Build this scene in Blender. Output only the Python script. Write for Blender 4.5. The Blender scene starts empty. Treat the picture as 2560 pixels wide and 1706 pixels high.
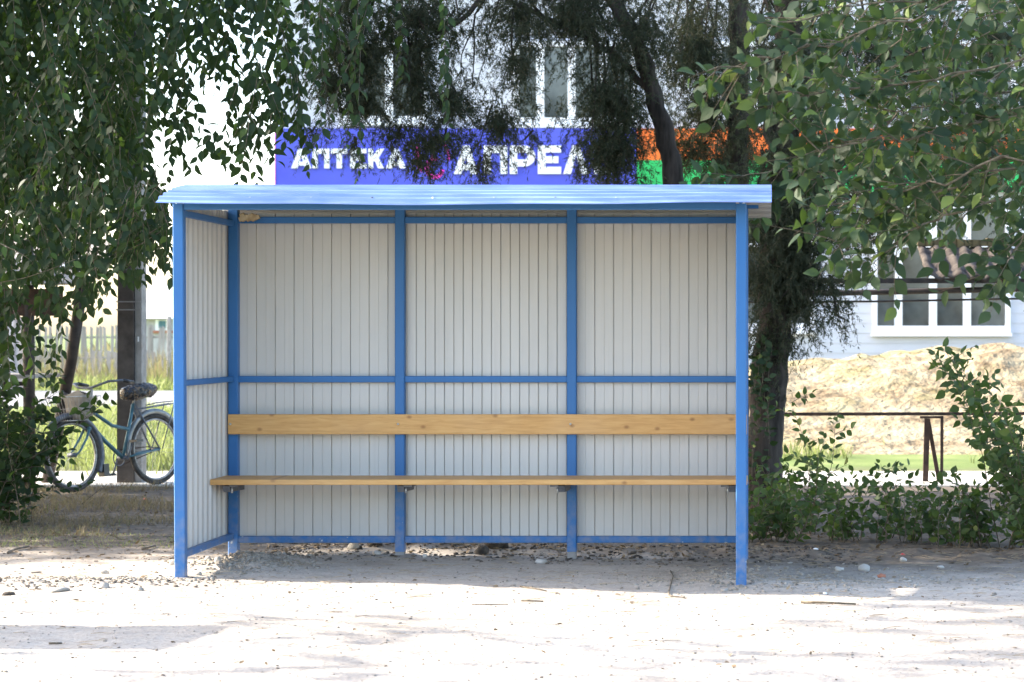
import bpy, math, random
import numpy as np
from mathutils import Vector, Matrix, Quaternion

# ------------------------------------------------------------------ camera, sky, sun, exposure
S = bpy.context.scene
C = bpy.data.collections.new("place"); S.collection.children.link(C)
R = math.radians
F = 5000.0                       # focal length in photograph pixels (2560 wide)
CX, CY, EYE = 1920.0, 832.0, 1.5 # principal point and eye height
cd = bpy.data.cameras.new("camera"); cam = bpy.data.objects.new("camera", cd); C.objects.link(cam)
cam.location = (0, 0, EYE); cam.rotation_euler = (R(90), 0, 0)
cd.sensor_width = 36.0; cd.lens = F / 2560 * 36.0
cd.shift_x = -(CX - 1280) / 2560; cd.shift_y = (CY - 853) / 2560
cd.clip_start = 0.1; cd.clip_end = 2000
cd.dof.use_dof = True; cd.dof.focus_distance = 12.8; cd.dof.aperture_fstop = 4.5
S.camera = cam
SUN_EL, SUN_BACK = 28.0, 8.0     # low sun from the left, slightly behind the shelter
sdir = Vector((-math.cos(R(SUN_BACK)) * math.cos(R(SUN_EL)), math.sin(R(SUN_BACK)) * math.cos(R(SUN_EL)), math.sin(R(SUN_EL))))
w = bpy.data.worlds.new("World"); S.world = w; w.use_nodes = True
nt = w.node_tree; nt.nodes.clear()
sky = nt.nodes.new("ShaderNodeTexSky"); sky.sky_type = 'NISHITA'; sky.sun_disc = False
sky.sun_elevation = R(SUN_EL); sky.sun_rotation = math.atan2(sdir.x, sdir.y)
sky.air_density = 1.0; sky.dust_density = 2.4; sky.ozone_density = 1.0
bg = nt.nodes.new("ShaderNodeBackground"); bg.inputs[1].default_value = 0.15
wo = nt.nodes.new("ShaderNodeOutputWorld")
nt.links.new(sky.outputs[0], bg.inputs[0]); nt.links.new(bg.outputs[0], wo.inputs[0])
sl = bpy.data.lights.new("sun", 'SUN'); sl.energy = 3.3; sl.angle = R(0.5); sl.color = (1.0, 0.91, 0.78)
so = bpy.data.objects.new("sun", sl); C.objects.link(so); so.rotation_euler = sdir.to_track_quat('Z', 'Y').to_euler()
so.location = (-20, 5, 20)
vs = S.view_settings; vs.view_transform = 'Standard'; vs.look = 'None'; vs.gamma = 1.0; vs.use_curve_mapping = False
vs.exposure = 2.45

rng = random.Random(7); nr = np.random.default_rng(7)

# ------------------------------------------------------------------ helpers
def P(px, py, z):                # photograph pixel (2560 wide) at distance z -> point
    return Vector(((px - CX) * z / F, z, EYE - (py - CY) * z / F))
K = 2560 / 2353
def Q(x, y, z): return P(x * K, y * K, z)

def tag(o, label=None, cat=None, group=None, kind=None):
    if label: o['label'] = label
    if cat: o['category'] = cat
    if group: o['group'] = group
    if kind: o['kind'] = kind
    return o
def empty(name, loc, label, cat, group=None, rz=0):
    o = bpy.data.objects.new(name, None); C.objects.link(o); o.location = loc; o.rotation_euler = (0, 0, rz)
    o.empty_display_size = 0.1
    return tag(o, label, cat, group)
def link(name, me, parent=None, loc=(0, 0, 0)):
    o = bpy.data.objects.new(name, me); C.objects.link(o); o.location = loc
    if parent: o.parent = parent
    return o

class MB:
    """collects shapes in world (or local) coordinates; build() links them as one mesh"""
    def __init__(s): s.v = []; s.f = []; s.m = []; s.sm = []
    def add(s, vs, fs, mi=0, smooth=False):
        n = len(s.v); s.v += [tuple(x) for x in vs]
        for f in fs: s.f.append([i + n for i in f]); s.m.append(mi); s.sm.append(smooth)
        return s
    def box(s, a, b, mi=0, bev=0.0):
        (x0, y0, z0), (x1, y1, z1) = a, b
        if bev <= 0:
            return s.add([(x0,y0,z0),(x1,y0,z0),(x1,y1,z0),(x0,y1,z0),(x0,y0,z1),(x1,y0,z1),(x1,y1,z1),(x0,y1,z1)],
                  [(3,2,1,0),(4,5,6,7),(0,1,5,4),(1,2,6,5),(2,3,7,6),(3,0,4,7)], mi)
        # chamfered along the longest axis
        d = [x1-x0, y1-y0, z1-z0]; ax = d.index(max(d)); u, w_ = [i for i in range(3) if i != ax]
        lo = [x0,y0,z0]; hi = [x1,y1,z1]
        def pt(t, a_, b_):
            p = [0,0,0]; p[ax] = t; p[u] = a_; p[w_] = b_; return tuple(p)
        prof = [(lo[u]+bev,lo[w_]),(hi[u]-bev,lo[w_]),(hi[u],lo[w_]+bev),(hi[u],hi[w_]-bev),(hi[u]-bev,hi[w_]),(lo[u]+bev,hi[w_]),(lo[u],hi[w_]-bev),(lo[u],lo[w_]+bev)]
        vs = [pt(lo[ax],*p) for p in prof] + [pt(hi[ax],*p) for p in prof]
        fs = [(i,(i+1)%8,8+(i+1)%8,8+i) for i in range(8)] + [tuple(range(7,-1,-1)), tuple(range(8,16))]
        if ax == 1: fs = [tuple(reversed(f)) for f in fs]
        return s.add(vs, fs, mi)
    def obox(s, c, ax, ay, az, mi=0):
        """oriented box, half-axis vectors"""
        c = Vector(c); ax = Vector(ax); ay = Vector(ay); az = Vector(az)
        vs = [c + ax*i + ay*j + az*k for k in (-1,1) for (i,j) in ((-1,-1),(1,-1),(1,1),(-1,1))]
        return s.add(vs, [(3,2,1,0),(4,5,6,7),(0,1,5,4),(1,2,6,5),(2,3,7,6),(3,0,4,7)], mi)
    def bar(s, a, b, w_, h, mi=0, up=(0,0,1)):
        a = Vector(a); b = Vector(b); d = (b-a); u = Vector(up)
        x = d.cross(u)
        if x.length < 1e-6: x = d.cross(Vector((0,1,0)))
        x.normalize(); z = x.cross(d).normalized()
        return s.obox((a+b)/2, x*w_/2, d/2, z*h/2, mi)
    def tube(s, pts, r, n=8, mi=0, caps=True):
        pts = [Vector(p) for p in pts]; m = len(pts)
        rs = r if isinstance(r, (list, tuple)) else [r]*m
        vs = []; prev = None
        for i, p in enumerate(pts):
            t = (pts[min(i+1,m-1)] - pts[max(i-1,0)])
            if t.length < 1e-9: t = Vector((0,0,1))
            t.normalize()
            if prev is None:
                a = t.cross(Vector((0,0,1)))
                if a.length < 1e-3: a = t.cross(Vector((1,0,0)))
                a.normalize()
            else:
                a = prev - t*prev.dot(t)
                if a.length < 1e-6: a = t.orthogonal()
                a.normalize()
            prev = a; b = t.cross(a)
            for k in range(n):
                an = 2*math.pi*k/n; vs.append(p + (a*math.cos(an) + b*math.sin(an))*rs[i])
        fs = [(i*n+k, i*n+(k+1)%n, (i+1)*n+(k+1)%n, (i+1)*n+k) for i in range(m-1) for k in range(n)]
        if caps: fs += [tuple(range(n-1,-1,-1)), tuple(range((m-1)*n, m*n))]
        return s.add(vs, fs, mi, n > 5)
    def torus(s, c, R_, r, axis='y', n=40, k=8, mi=0, a0=0, a1=2*math.pi, sq=1.0):
        full = abs(a1-a0-2*math.pi) < 1e-6; c = Vector(c); vs = []; N = n if full else n+1
        for i in range(N):
            a = a0 + (a1-a0)*i/n
            for j in range(k):
                b = 2*math.pi*j/k; rr = R_ + r*math.cos(b)
                vs.append(c + Vector((rr*math.cos(a), r*sq*math.sin(b), rr*math.sin(a))))
        fs = []
        for i in range(n):
            i2 = (i+1) % N
            for j in range(k): fs.append((i*k+j, i2*k+j, i2*k+(j+1)%k, i*k+(j+1)%k))
        return s.add(vs, fs, mi, True)
    def prism(s, poly, y0, y1, mi=0):
        """polygon in XZ (counter-clockwise seen from -Y) extruded along Y"""
        n = len(poly)
        vs = [(x,y0,z) for x,z in poly] + [(x,y1,z) for x,z in poly]
        fs = [tuple(range(n)), tuple(range(2*n-1,n-1,-1))] + [(i,n+i,n+(i+1)%n,(i+1)%n) for i in range(n)]
        return s.add(vs, fs, mi)
    def mesh(s, mats, origin=(0,0,0), name="mesh"):
        me = bpy.data.meshes.new(name); o = origin
        me.from_pydata([(v[0]-o[0], v[1]-o[1], v[2]-o[2]) for v in s.v], [], s.f)
        for m in (mats if isinstance(mats, (list, tuple)) else [mats]): me.materials.append(m)
        me.polygons.foreach_set('material_index', s.m); me.polygons.foreach_set('use_smooth', s.sm); me.update()
        return me
    def build(s, name, mats, parent=None, origin=None):
        if origin is None: origin = tuple(parent.location) if parent is not None else (0,0,0)
        return link(name, s.mesh(mats, origin, name), parent)
    def thing(s, name, mats, label, cat, group=None, base=None):
        """top-level single mesh with its origin at base"""
        if base is None:
            a = np.array(s.v); base = (float(a[:,0].mean()), float(a[:,1].mean()), float(a[:,2].min()))
        o = link(name, s.mesh(mats, base, name), None, base)
        return tag(o, label, cat, group)

def np_mesh(name, V, Fc, mats, smooth=False, tint=None, origin=(0,0,0)):
    V = np.asarray(V, dtype=np.float32) - np.array(origin, dtype=np.float32); Fc = np.asarray(Fc, dtype=np.int32)
    me = bpy.data.meshes.new(name); n, k = Fc.shape
    me.vertices.add(len(V)); me.vertices.foreach_set('co', V.ravel())
    me.loops.add(n*k); me.loops.foreach_set('vertex_index', Fc.ravel())
    me.polygons.add(n); me.polygons.foreach_set('loop_start', np.arange(0, n*k, k, dtype=np.int32))
    if smooth: me.polygons.foreach_set('use_smooth', np.ones(n, dtype=bool))
    me.update(calc_edges=True)
    if tint is not None:
        at = me.attributes.new('tint', 'FLOAT', 'POINT'); at.data.foreach_set('value', np.asarray(tint, dtype=np.float32))
    for m in (mats if isinstance(mats, (list, tuple)) else [mats]): me.materials.append(m)
    return me

# ------------------------------------------------------------------ materials
class N:
    def __init__(s, name, rough=0.6, spec=0.4, metal=0.0):
        s.m = bpy.data.materials.new(name); s.m.use_nodes = True; s.t = s.m.node_tree
        s.b = s.t.nodes['Principled BSDF']; s.b.inputs['Roughness'].default_value = rough
        s.b.inputs['Specular IOR Level'].default_value = spec; s.b.inputs['Metallic'].default_value = metal
        s.geo = None
    def n(s, typ, **kw):
        nd = s.t.nodes.new(typ)
        for k, v in kw.items():
            if hasattr(nd, k): setattr(nd, k, v)
            else: nd.inputs[k.replace('_', ' ')].default_value = v
        return nd
    def l(s, a, b): s.t.links.new(a, b)
    def pos(s, scale=(1,1,1)):
        g = s.n('ShaderNodeNewGeometry'); mp = s.n('ShaderNodeMapping'); mp.inputs['Scale'].default_value = scale
        s.l(g.outputs['Position'], mp.inputs['Vector']); return mp.outputs[0]
    def noise(s, scale, detail=4, vec=None, rough=0.55, dist=0.0):
        nd = s.n('ShaderNodeTexNoise'); nd.inputs['Scale'].default_value = scale; nd.inputs['Detail'].default_value = detail
        nd.inputs['Roughness'].default_value = rough; nd.inputs['Distortion'].default_value = dist
        s.l(vec if vec is not None else s.pos(), nd.inputs['Vector']); return nd.outputs['Fac']
    def ramp(s, fac, stops):
        r = s.n('ShaderNodeValToRGB'); e = r.color_ramp.elements
        while len(e) < len(stops): e.new(0.5)
        for i, (p, c) in enumerate(stops):
            e[i].position = p; e[i].color = (*c, 1) if len(c) == 3 else c
        s.l(fac, r.inputs[0]); return r.outputs[0]
    def mix(s, fac, a, b, mode='MIX'):
        m = s.n('ShaderNodeMix'); m.data_type = 'RGBA'; m.blend_type = mode
        for sock, v in ((m.inputs[0], fac), (m.inputs[6], a), (m.inputs[7], b)):
            if isinstance(v, (int, float)): sock.default_value = v
            elif isinstance(v, tuple): sock.default_value = (*v, 1)
            else: s.l(v, sock)
        return m.outputs[2]
    def math(s, op, a, b=0.0, clamp=False):
        m = s.n('ShaderNodeMath'); m.operation = op; m.use_clamp = clamp
        for sock, v in ((m.inputs[0], a), (m.inputs[1], b)):
            if isinstance(v, (int, float)): sock.default_value = v
            else: s.l(v, sock)
        return m.outputs[0]
    def col(s, c):
        if isinstance(c, tuple): s.b.inputs['Base Color'].default_value = (*c, 1)
        else: s.l(c, s.b.inputs['Base Color'])
        return s
    def bump(s, h, dist=0.01, strength=0.5):
        b = s.n('ShaderNodeBump'); b.inputs['Strength'].default_value = strength; b.inputs['Distance'].default_value = dist
        s.l(h, b.inputs['Height']); s.l(b.outputs[0], s.b.inputs['Normal']); return s

def two(name, a, b, scale=8, rough=0.6, spec=0.4, metal=0.0, bump=0.0, vec=(1,1,1), detail=5, lo=0.35, hi=0.65):
    m = N(name, rough, spec, metal); f = m.noise(scale, detail, m.pos(vec)); m.col(m.ramp(f, [(lo, a), (hi, b)]))
    if bump: m.bump(f, bump)
    return m.m

def paint(name, base, chip=(0.55,0.56,0.55), amount=0.68):
    m = N(name, 0.42, 0.35)
    f = m.noise(3.0, 5); c = m.mix(f, tuple(x*0.9 for x in base), tuple(min(1,x*1.1) for x in base))
    n2 = m.noise(14.0, 3, m.pos((1,1,1)), 0.5); ch = m.ramp(n2, [(amount, (0,0,0)), (amount+0.015, (1,1,1))])
    g = m.n('ShaderNodeNewGeometry'); sp = m.n('ShaderNodeSeparateXYZ'); m.l(g.outputs['Position'], sp.inputs[0])
    low = m.math('SUBTRACT', 1.0, m.math('MULTIPLY', sp.outputs[2], 1.7), True)
    ch = m.math('MULTIPLY', ch, low)
    dirt = m.math('MULTIPLY', m.ramp(m.noise(20, 6), [(0.4,(0,0,0)),(0.75,(1,1,1))]), m.math('MULTIPLY', low, 0.6))
    c = m.mix(dirt, c, (0.30,0.27,0.24)); c = m.mix(ch, c, chip); m.col(c)
    m.bump(m.noise(60, 3), 0.002, 0.25)
    return m.m

M = {}
M['blue'] = paint('blue_paint', (0.034, 0.145, 0.37))
M['roofblue'] = None
m = N('blue_roof_sheet', 0.33, 0.6)
f = m.noise(2.0, 5, m.pos((0.6,3,3))); c = m.mix(f, (0.15,0.23,0.58), (0.23,0.33,0.65))
d = m.ramp(m.noise(9, 6, m.pos((0.5,1,1))), [(0.5,(0,0,0)),(0.8,(1,1,1))]); c = m.mix(m.math('MULTIPLY', d, 0.35), c, (0.42,0.46,0.52)); m.col(c); M['roofblue'] = m.m
m = N('pale_sheet', 0.45, 0.4)
f = m.noise(1.3, 5, m.pos((1.2,1.2,0.35))); c = m.ramp(f, [(0.3,(0.53,0.52,0.50)),(0.7,(0.59,0.58,0.56))])
st = m.ramp(m.noise(26, 4, m.pos((1,1,0.03))), [(0.55,(0,0,0)),(0.8,(1,1,1))]); c = m.mix(m.math('MULTIPLY', st, 0.26), c, (0.42,0.39,0.35))
g = m.n('ShaderNodeNewGeometry'); sp = m.n('ShaderNodeSeparateXYZ'); m.l(g.outputs['Position'], sp.inputs[0])
low = m.math('SUBTRACT', 1.0, m.math('MULTIPLY', sp.outputs[2], 3.2), True)
spl = m.math('MULTIPLY', m.ramp(m.noise(9, 6), [(0.35,(0,0,0)),(0.75,(1,1,1))]), m.math('MULTIPLY', low, 0.3))
c = m.mix(spl, c, (0.36,0.32,0.27)); m.col(c); M['panel'] = m.m
M['under'] = two('grey_primer', (0.42,0.39,0.35), (0.50,0.47,0.43), 3, 0.5)
# wood with grain and knots
m = N('pine_board', 0.5, 0.35)
gr = m.noise(6, 6, m.pos((0.9,8,9)), 0.6, 0.6)
c = m.ramp(gr, [(0.25,(0.47,0.25,0.085)),(0.5,(0.58,0.33,0.120)),(0.75,(0.66,0.40,0.160))])
vo = m.n('ShaderNodeTexVoronoi'); vo.inputs['Scale'].default_value = 3.6; vo.inputs['Randomness'].default_value = 1.0
vo.voronoi_dimensions = '2D'; g = m.n('ShaderNodeNewGeometry'); sp = m.n('ShaderNodeSeparateXYZ'); cb = m.n('ShaderNodeCombineXYZ')
m.l(g.outputs['Position'], sp.inputs[0]); m.l(sp.outputs[0], cb.inputs[0]); m.l(m.math('MULTIPLY', sp.outputs[2], 1.5), cb.inputs[1]); m.l(cb.outputs[0], vo.inputs['Vector'])
kn = m.ramp(vo.outputs['Distance'], [(0.025,(1,1,1)),(0.085,(0,0,0))]); c = m.mix(m.math('MULTIPLY', kn, 0.75), c, (0.25,0.11,0.04)); 
ws = m.ramp(m.noise(2.2, 3, m.pos((1,1,1))), [(0.45,(0,0,0)),(0.75,(1,1,1))]); c = m.mix(m.math('MULTIPLY', ws, 0.25), c, (0.62,0.42,0.24)); m.col(c); m.bump(gr, 0.002, 0.3); M['wood'] = m.m
M['steel'] = two('dull_steel', (0.10,0.11,0.13), (0.16,0.17,0.19), 20, 0.5, 0.5, 0.3)
M['zinc'] = two('zinc_bolt', (0.62,0.62,0.60), (0.72,0.72,0.70), 30, 0.3, 0.5, 0.8)
M['bark'] = two('dark_bark', (0.020,0.016,0.013), (0.075,0.060,0.050), 14, 0.9, 0.2, 0, 0.03, (1,1,0.16), 7)
M['bark2'] = two('grey_bark', (0.10,0.085,0.07), (0.22,0.19,0.16), 18, 0.9, 0.2, 0, 0.012, (1,1,0.25), 6)
M['twig'] = two('pale_twig', (0.07,0.055,0.038), (0.17,0.14,0.10), 30, 0.8, 0.2)
M['straw'] = two('dry_straw', (0.22,0.165,0.105), (0.38,0.31,0.21), 30, 0.8, 0.2)
M['paleroof'] = two('pale_roof_sheet', (0.62,0.62,0.63), (0.70,0.70,0.71), 2, 0.6)
M['rust'] = two('rusty_steel', (0.030,0.020,0.016), (0.085,0.050,0.035), 12, 0.75, 0.3, 0.2, 0.004)
M['pipe'] = two('dark_pipe', (0.022,0.018,0.017), (0.06,0.045,0.038), 9, 0.6, 0.4, 0.2, 0.003)
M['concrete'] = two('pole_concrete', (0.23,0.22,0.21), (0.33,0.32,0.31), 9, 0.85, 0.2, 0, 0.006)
M['darkconcrete'] = two('dark_concrete', (0.055,0.046,0.042), (0.105,0.09,0.08), 7, 0.85, 0.25, 0, 0.006)
M['stone'] = two('stone', (0.24,0.22,0.19), (0.38,0.355,0.32), 12, 0.9, 0.2, 0, 0.01)
M['whitestone'] = two('pale_stone', (0.37,0.345,0.31), (0.49,0.465,0.43), 12, 0.9, 0.2, 0, 0.01)
M['rubble'] = two('dirt_rubble', (0.20,0.175,0.145), (0.34,0.305,0.26), 25, 0.95, 0.1, 0, 0.006)
M['darkrubble'] = two('dark_dirt_rubble', (0.085,0.070,0.058), (0.17,0.145,0.12), 25, 0.95, 0.1, 0, 0.006)
M['clod'] = two('dark_clod', (0.030,0.026,0.023), (0.09,0.078,0.066), 16, 0.95, 0.1, 0, 0.01)
M['brick'] = two('brick_bit', (0.33,0.13,0.08), (0.45,0.21,0.14), 20, 0.9, 0.1, 0, 0.006)
M['red'] = two('red_litter', (0.60,0.02,0.03), (0.75,0.05,0.06), 20, 0.5)
M['white'] = two('white_plastic', (0.78,0.79,0.80), (0.84,0.85,0.86), 5, 0.4)
M['facade'] = two('white_siding', (0.56,0.57,0.62), (0.61,0.62,0.67), 1.2, 0.5, 0.4)
m = N('window_glass', 0.06, 0.7); f = m.noise(0.9, 4); m.col(m.ramp(f, [(0.35,(0.03,0.035,0.035)),(0.65,(0.13,0.145,0.14))])); M['glass'] = m.m
M['signblue'] = two('blue_sign', (0.085,0.10,0.62), (0.10,0.125,0.70), 1.0, 0.4)
M['signorange'] = two('orange_sign', (0.80,0.15,0.02), (0.88,0.20,0.03), 1.0, 0.45)
M['signgreen'] = two('green_sign', (0.02,0.42,0.10), (0.03,0.52,0.14), 1.0, 0.45)
M['signpink'] = two('pink_letter', (0.80,0.03,0.42), (0.85,0.05,0.5), 2.0, 0.4)
M['letter'] = two('white_letter', (0.86,0.86,0.88), (0.90,0.90,0.92), 3.0, 0.4)
M['slate'] = two('mossy_slate', (0.028,0.023,0.022), (0.095,0.08,0.068), 7, 0.95, 0.1, 0, 0.03, (1,1,1), 8)
M['moss'] = two('yellow_moss_slate', (0.08,0.068,0.045), (0.20,0.15,0.07), 9, 0.95, 0.1, 0, 0.03, (1,1,1), 8)
M['asphalt'] = two('dark_asphalt', (0.050,0.050,0.052), (0.075,0.073,0.072), 3, 0.9, 0.3, 0, 0.004)
M['road'] = two('asphalt', (0.15,0.15,0.155), (0.20,0.20,0.205), 2, 0.9, 0.2)
M['path'] = two('pale_concrete_path', (0.44,0.41,0.37), (0.55,0.52,0.47), 1.5, 0.9, 0.2, 0, 0.01)
M['tyre'] = two('dusty_rubber', (0.035,0.032,0.03), (0.10,0.09,0.08), 15, 0.85, 0.2)
M['chrome'] = two('worn_chrome', (0.20,0.19,0.18), (0.36,0.35,0.34), 30, 0.4, 0.5, 0.6)
M['guard'] = two('grey_mudguard', (0.17,0.18,0.18), (0.28,0.29,0.29), 10, 0.4, 0.5, 0.5)
M['bikeblue'] = two('faded_teal_paint', (0.040,0.115,0.145), (0.075,0.175,0.21), 16, 0.45, 0.5)
M['black'] = two('black_plastic', (0.012,0.012,0.014), (0.03,0.03,0.033), 12, 0.35, 0.5)
M['bagcloth'] = two('grey_bag', (0.24,0.20,0.16), (0.33,0.29,0.24), 9, 0.8, 0.2, 0, 0.01)
m = N('shiny_patterned_film', 0.25, 0.6); f = m.noise(22, 4, None, 0.5, 1.2); m.col(m.ramp(f, [(0.45,(0.012,0.012,0.015)),(0.56,(0.05,0.035,0.022)),(0.66,(0.22,0.13,0.06))])); m.bump(m.noise(16, 4, None, 0.5, 1.5), 0.03, 0.8); M['film'] = m.m
M['fencewood'] = two('grey_weathered_wood', (0.24,0.22,0.20), (0.40,0.37,0.34), 6, 0.9, 0.1, 0, 0.01, (1,1,0.1))
M['metalfence'] = two('grey_metal_sheet', (0.34,0.33,0.33), (0.46,0.45,0.45), 2, 0.6)
M['hay'] = two('nest_mud', (0.34,0.25,0.14), (0.52,0.42,0.27), 30, 0.95, 0.1, 0, 0.01)

def leafmat(name, a, b, c, trans=0.3, tcol=(0.11,0.20,0.015), rough=0.55):
    m = N(name, rough, 0.22)
    at = m.n('ShaderNodeAttribute'); at.attribute_name = 'tint'; oi = m.n('ShaderNodeObjectInfo')
    t = m.math('FRACT', m.math('ADD', at.outputs['Fac'], oi.outputs['Random']))
    cc = m.ramp(t, [(0.0, a), (0.6, b), (0.93, b), (0.99, c)])
    m.col(cc)
    tr = m.n('ShaderNodeBsdfTranslucent'); m.l(m.mix(0.6, cc, tcol), tr.inputs[0])
    mx = m.n('ShaderNodeMixShader'); mx.inputs[0].default_value = trans
    m.l(m.b.outputs[0], mx.inputs[1]); m.l(tr.outputs[0], mx.inputs[2])
    m.l(mx.outputs[0], m.t.nodes['Material Output'].inputs[0]); return m.m
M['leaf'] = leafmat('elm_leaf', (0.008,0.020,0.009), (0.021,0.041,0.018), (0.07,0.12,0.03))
M['leaf2'] = leafmat('broad_leaf', (0.013,0.028,0.016), (0.036,0.061,0.030), (0.16,0.21,0.055), 0.25)
M['shrubleaf'] = leafmat('shrub_leaf', (0.032,0.056,0.022), (0.068,0.105,0.038), (0.18,0.19,0.055), 0.36)
M['juniper'] = leafmat('juniper_spray', (0.030,0.041,0.022), (0.056,0.061,0.036), (0.105,0.080,0.050), 0.25, (0.07,0.09,0.03), 0.7)
M['grass'] = leafmat('grass_blade', (0.12,0.15,0.055), (0.18,0.205,0.085), (0.34,0.31,0.18), 0.4, (0.3,0.36,0.10), 0.6)
M['drygrass'] = leafmat('dry_grass_blade', (0.13,0.10,0.065), (0.20,0.16,0.10), (0.09,0.13,0.05), 0.3, (0.3,0.26,0.12), 0.8)
M['weed'] = leafmat('tall_weed', (0.12,0.13,0.055), (0.19,0.165,0.10), (0.28,0.19,0.13), 0.3, (0.25,0.25,0.10), 0.8)
M['litter'] = leafmat('fallen_leaf', (0.11,0.075,0.045), (0.20,0.15,0.10), (0.32,0.27,0.18), 0.15, (0.2,0.15,0.05), 0.9)

# ------------------------------------------------------------------ ground, path, road, mound
def vnoise(x, y, s, seed):
    """smooth value noise on arrays"""
    x = np.asarray(x, dtype=np.float64)*s + seed*17.3; y = np.asarray(y, dtype=np.float64)*s + seed*31.7
    xi = np.floor(x); yi = np.floor(y); fx = x-xi; fy = y-yi; fx = fx*fx*(3-2*fx); fy = fy*fy*(3-2*fy)
    def h(a, b):
        n = np.sin(a*127.1 + b*311.7 + seed*74.7)*43758.5453; return n - np.floor(n)
    return (h(xi,yi)*(1-fx)+h(xi+1,yi)*fx)*(1-fy) + (h(xi,yi+1)*(1-fx)+h(xi+1,yi+1)*fx)*fy
def sstep(a, b, x):
    t = np.clip((x-a)/(b-a), 0, 1); return t*t*(3-2*t)
def gz(x, y):
    x = np.asarray(x, dtype=np.float64); y = np.asarray(y, dtype=np.float64)
    near = 1 - sstep(17.5, 19.2, y)
    h = -0.035*sstep(-2.5, 0.0, x)*near
    h = h + near*0.018*(vnoise(x, y, 0.9, 1)-0.5) + near*0.010*(vnoise(x, y, 4.0, 2)-0.5) + near*0.006*(vnoise(x, y, 13.0, 3)-0.5)
    rough = np.exp(-((x+3.35)/0.33)**2 - ((y-12.95)/0.42)**2)             # spoil heap at the left post
    h = h + 0.055*rough*(0.5 + 0.9*vnoise(x, y, 11, 4))
    rr = np.exp(-((x+4.1)/0.75)**2 - ((y-11.95+0.12*x+0.5)/0.16)**2)
    h = h + 0.05*rr*(vnoise(x, y, 14, 5)*0.6 + vnoise(x, y, 27, 15)*0.55 - 0.2)
    h = h + 0.03*rough*(vnoise(x, y, 26, 16) - 0.5)
    rb = np.exp(-((y-13.75)/0.3)**2)*sstep(-3.4, -2.9, x)*(1-sstep(2.5, 3.5, x))
    h = h + 0.055*rb*vnoise(x, y, 7, 6)
    rp = np.exp(-((x-0.0)/0.4)**2 - ((y-12.3)/0.25)**2)
    h = h + 0.03*rp*vnoise(x, y, 11, 8)
    return h
def g1(x, y): return float(gz(x, y))

xs = np.unique(np.concatenate([np.linspace(-600,-40,12), np.linspace(-40,-8,30), np.arange(-8,-5,0.04), np.arange(-5,-2.7,0.022), np.arange(-2.7,4.0,0.04), np.linspace(4,40,40), np.linspace(40,600,12)]))
ys = np.unique(np.concatenate([np.linspace(-60,6,12), np.arange(6.5,11.5,0.04), np.arange(11.5,13.4,0.02), np.arange(13.4,17,0.04), np.linspace(17,24,50), np.linspace(24,90,40), np.linspace(90,1500,14)]))
X, Y = np.meshgrid(xs, ys); Z = gz(X, Y)
nx, ny = len(xs), len(ys); idx = np.arange(nx*ny).reshape(ny, nx)
fc = np.stack([idx[:-1,:-1].ravel(), idx[:-1,1:].ravel(), idx[1:,1:].ravel(), idx[1:,:-1].ravel()], 1)
m = N('dirt_ground', 0.95, 0.15)
big = m.noise(0.7, 6); fine = m.noise(38, 6); mid = m.noise(6, 6, m.pos((0.7,1.6,1)))
c = m.ramp(big, [(0.3,(0.385,0.335,0.28)),(0.7,(0.47,0.42,0.365))])
c = m.mix(m.math('MULTIPLY', m.ramp(mid, [(0.45,(0,0,0)),(0.8,(1,1,1))]), 0.5), c, (0.22,0.19,0.16))
c = m.mix(m.math('MULTIPLY', m.ramp(fine, [(0.48,(0,0,0)),(0.72,(1,1,1))]), 0.5), c, (0.17,0.15,0.13))
g = m.n('ShaderNodeNewGeometry'); sp = m.n('ShaderNodeSeparateXYZ'); m.l(g.outputs['Position'], sp.inputs[0])
wob = m.math('ADD', sp.outputs[1], m.math('MULTIPLY', m.math('SUBTRACT', m.noise(1.6, 5), 0.5), 1.6))
def mrange(v, a, b):
    r = m.n('ShaderNodeMapRange'); r.clamp = True; r.inputs['From Min'].default_value = a; r.inputs['From Max'].default_value = b
    m.l(v, r.inputs['Value']); return r.outputs[0]
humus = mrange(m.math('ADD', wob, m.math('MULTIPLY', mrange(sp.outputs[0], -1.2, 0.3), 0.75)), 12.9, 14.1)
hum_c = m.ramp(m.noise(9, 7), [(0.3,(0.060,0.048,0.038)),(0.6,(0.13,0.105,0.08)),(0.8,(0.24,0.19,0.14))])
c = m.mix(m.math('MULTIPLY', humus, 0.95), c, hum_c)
gr = m.math('MAXIMUM', mrange(wob, 21.0, 22.5), mrange(wob, -3.0, -4.0))  # second range: unseen grass behind the camera, added to lower bounced light
gcol = m.ramp(m.noise(1.1, 6), [(0.3,(0.10,0.145,0.045)),(0.6,(0.16,0.20,0.07)),(0.8,(0.30,0.29,0.14))])
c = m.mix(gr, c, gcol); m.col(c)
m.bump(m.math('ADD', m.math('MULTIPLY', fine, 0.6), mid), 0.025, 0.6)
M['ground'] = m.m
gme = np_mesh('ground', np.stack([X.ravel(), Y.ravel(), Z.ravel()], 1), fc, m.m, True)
tag(link('ground', gme), kind='structure')
# concrete path behind the shelter, with slab pieces
b = MB(); b.box((-40, 19.5, -0.2), (30, 21.5, 0.012)); tag(b.build('path', M['path']), kind='structure')
b = MB(); b.box((-120, 40.5, -0.2), (-9.6, 51.5, 0.006)); tag(b.build('road', M['road']), kind='structure')
# unseen street before the shelter, added dark to cut bounced ground light
b = MB(); b.box((-150, -3.5, -0.2), (150, 6.6, 0.03)); tag(b.build('street', M['asphalt']), kind='structure')
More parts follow.
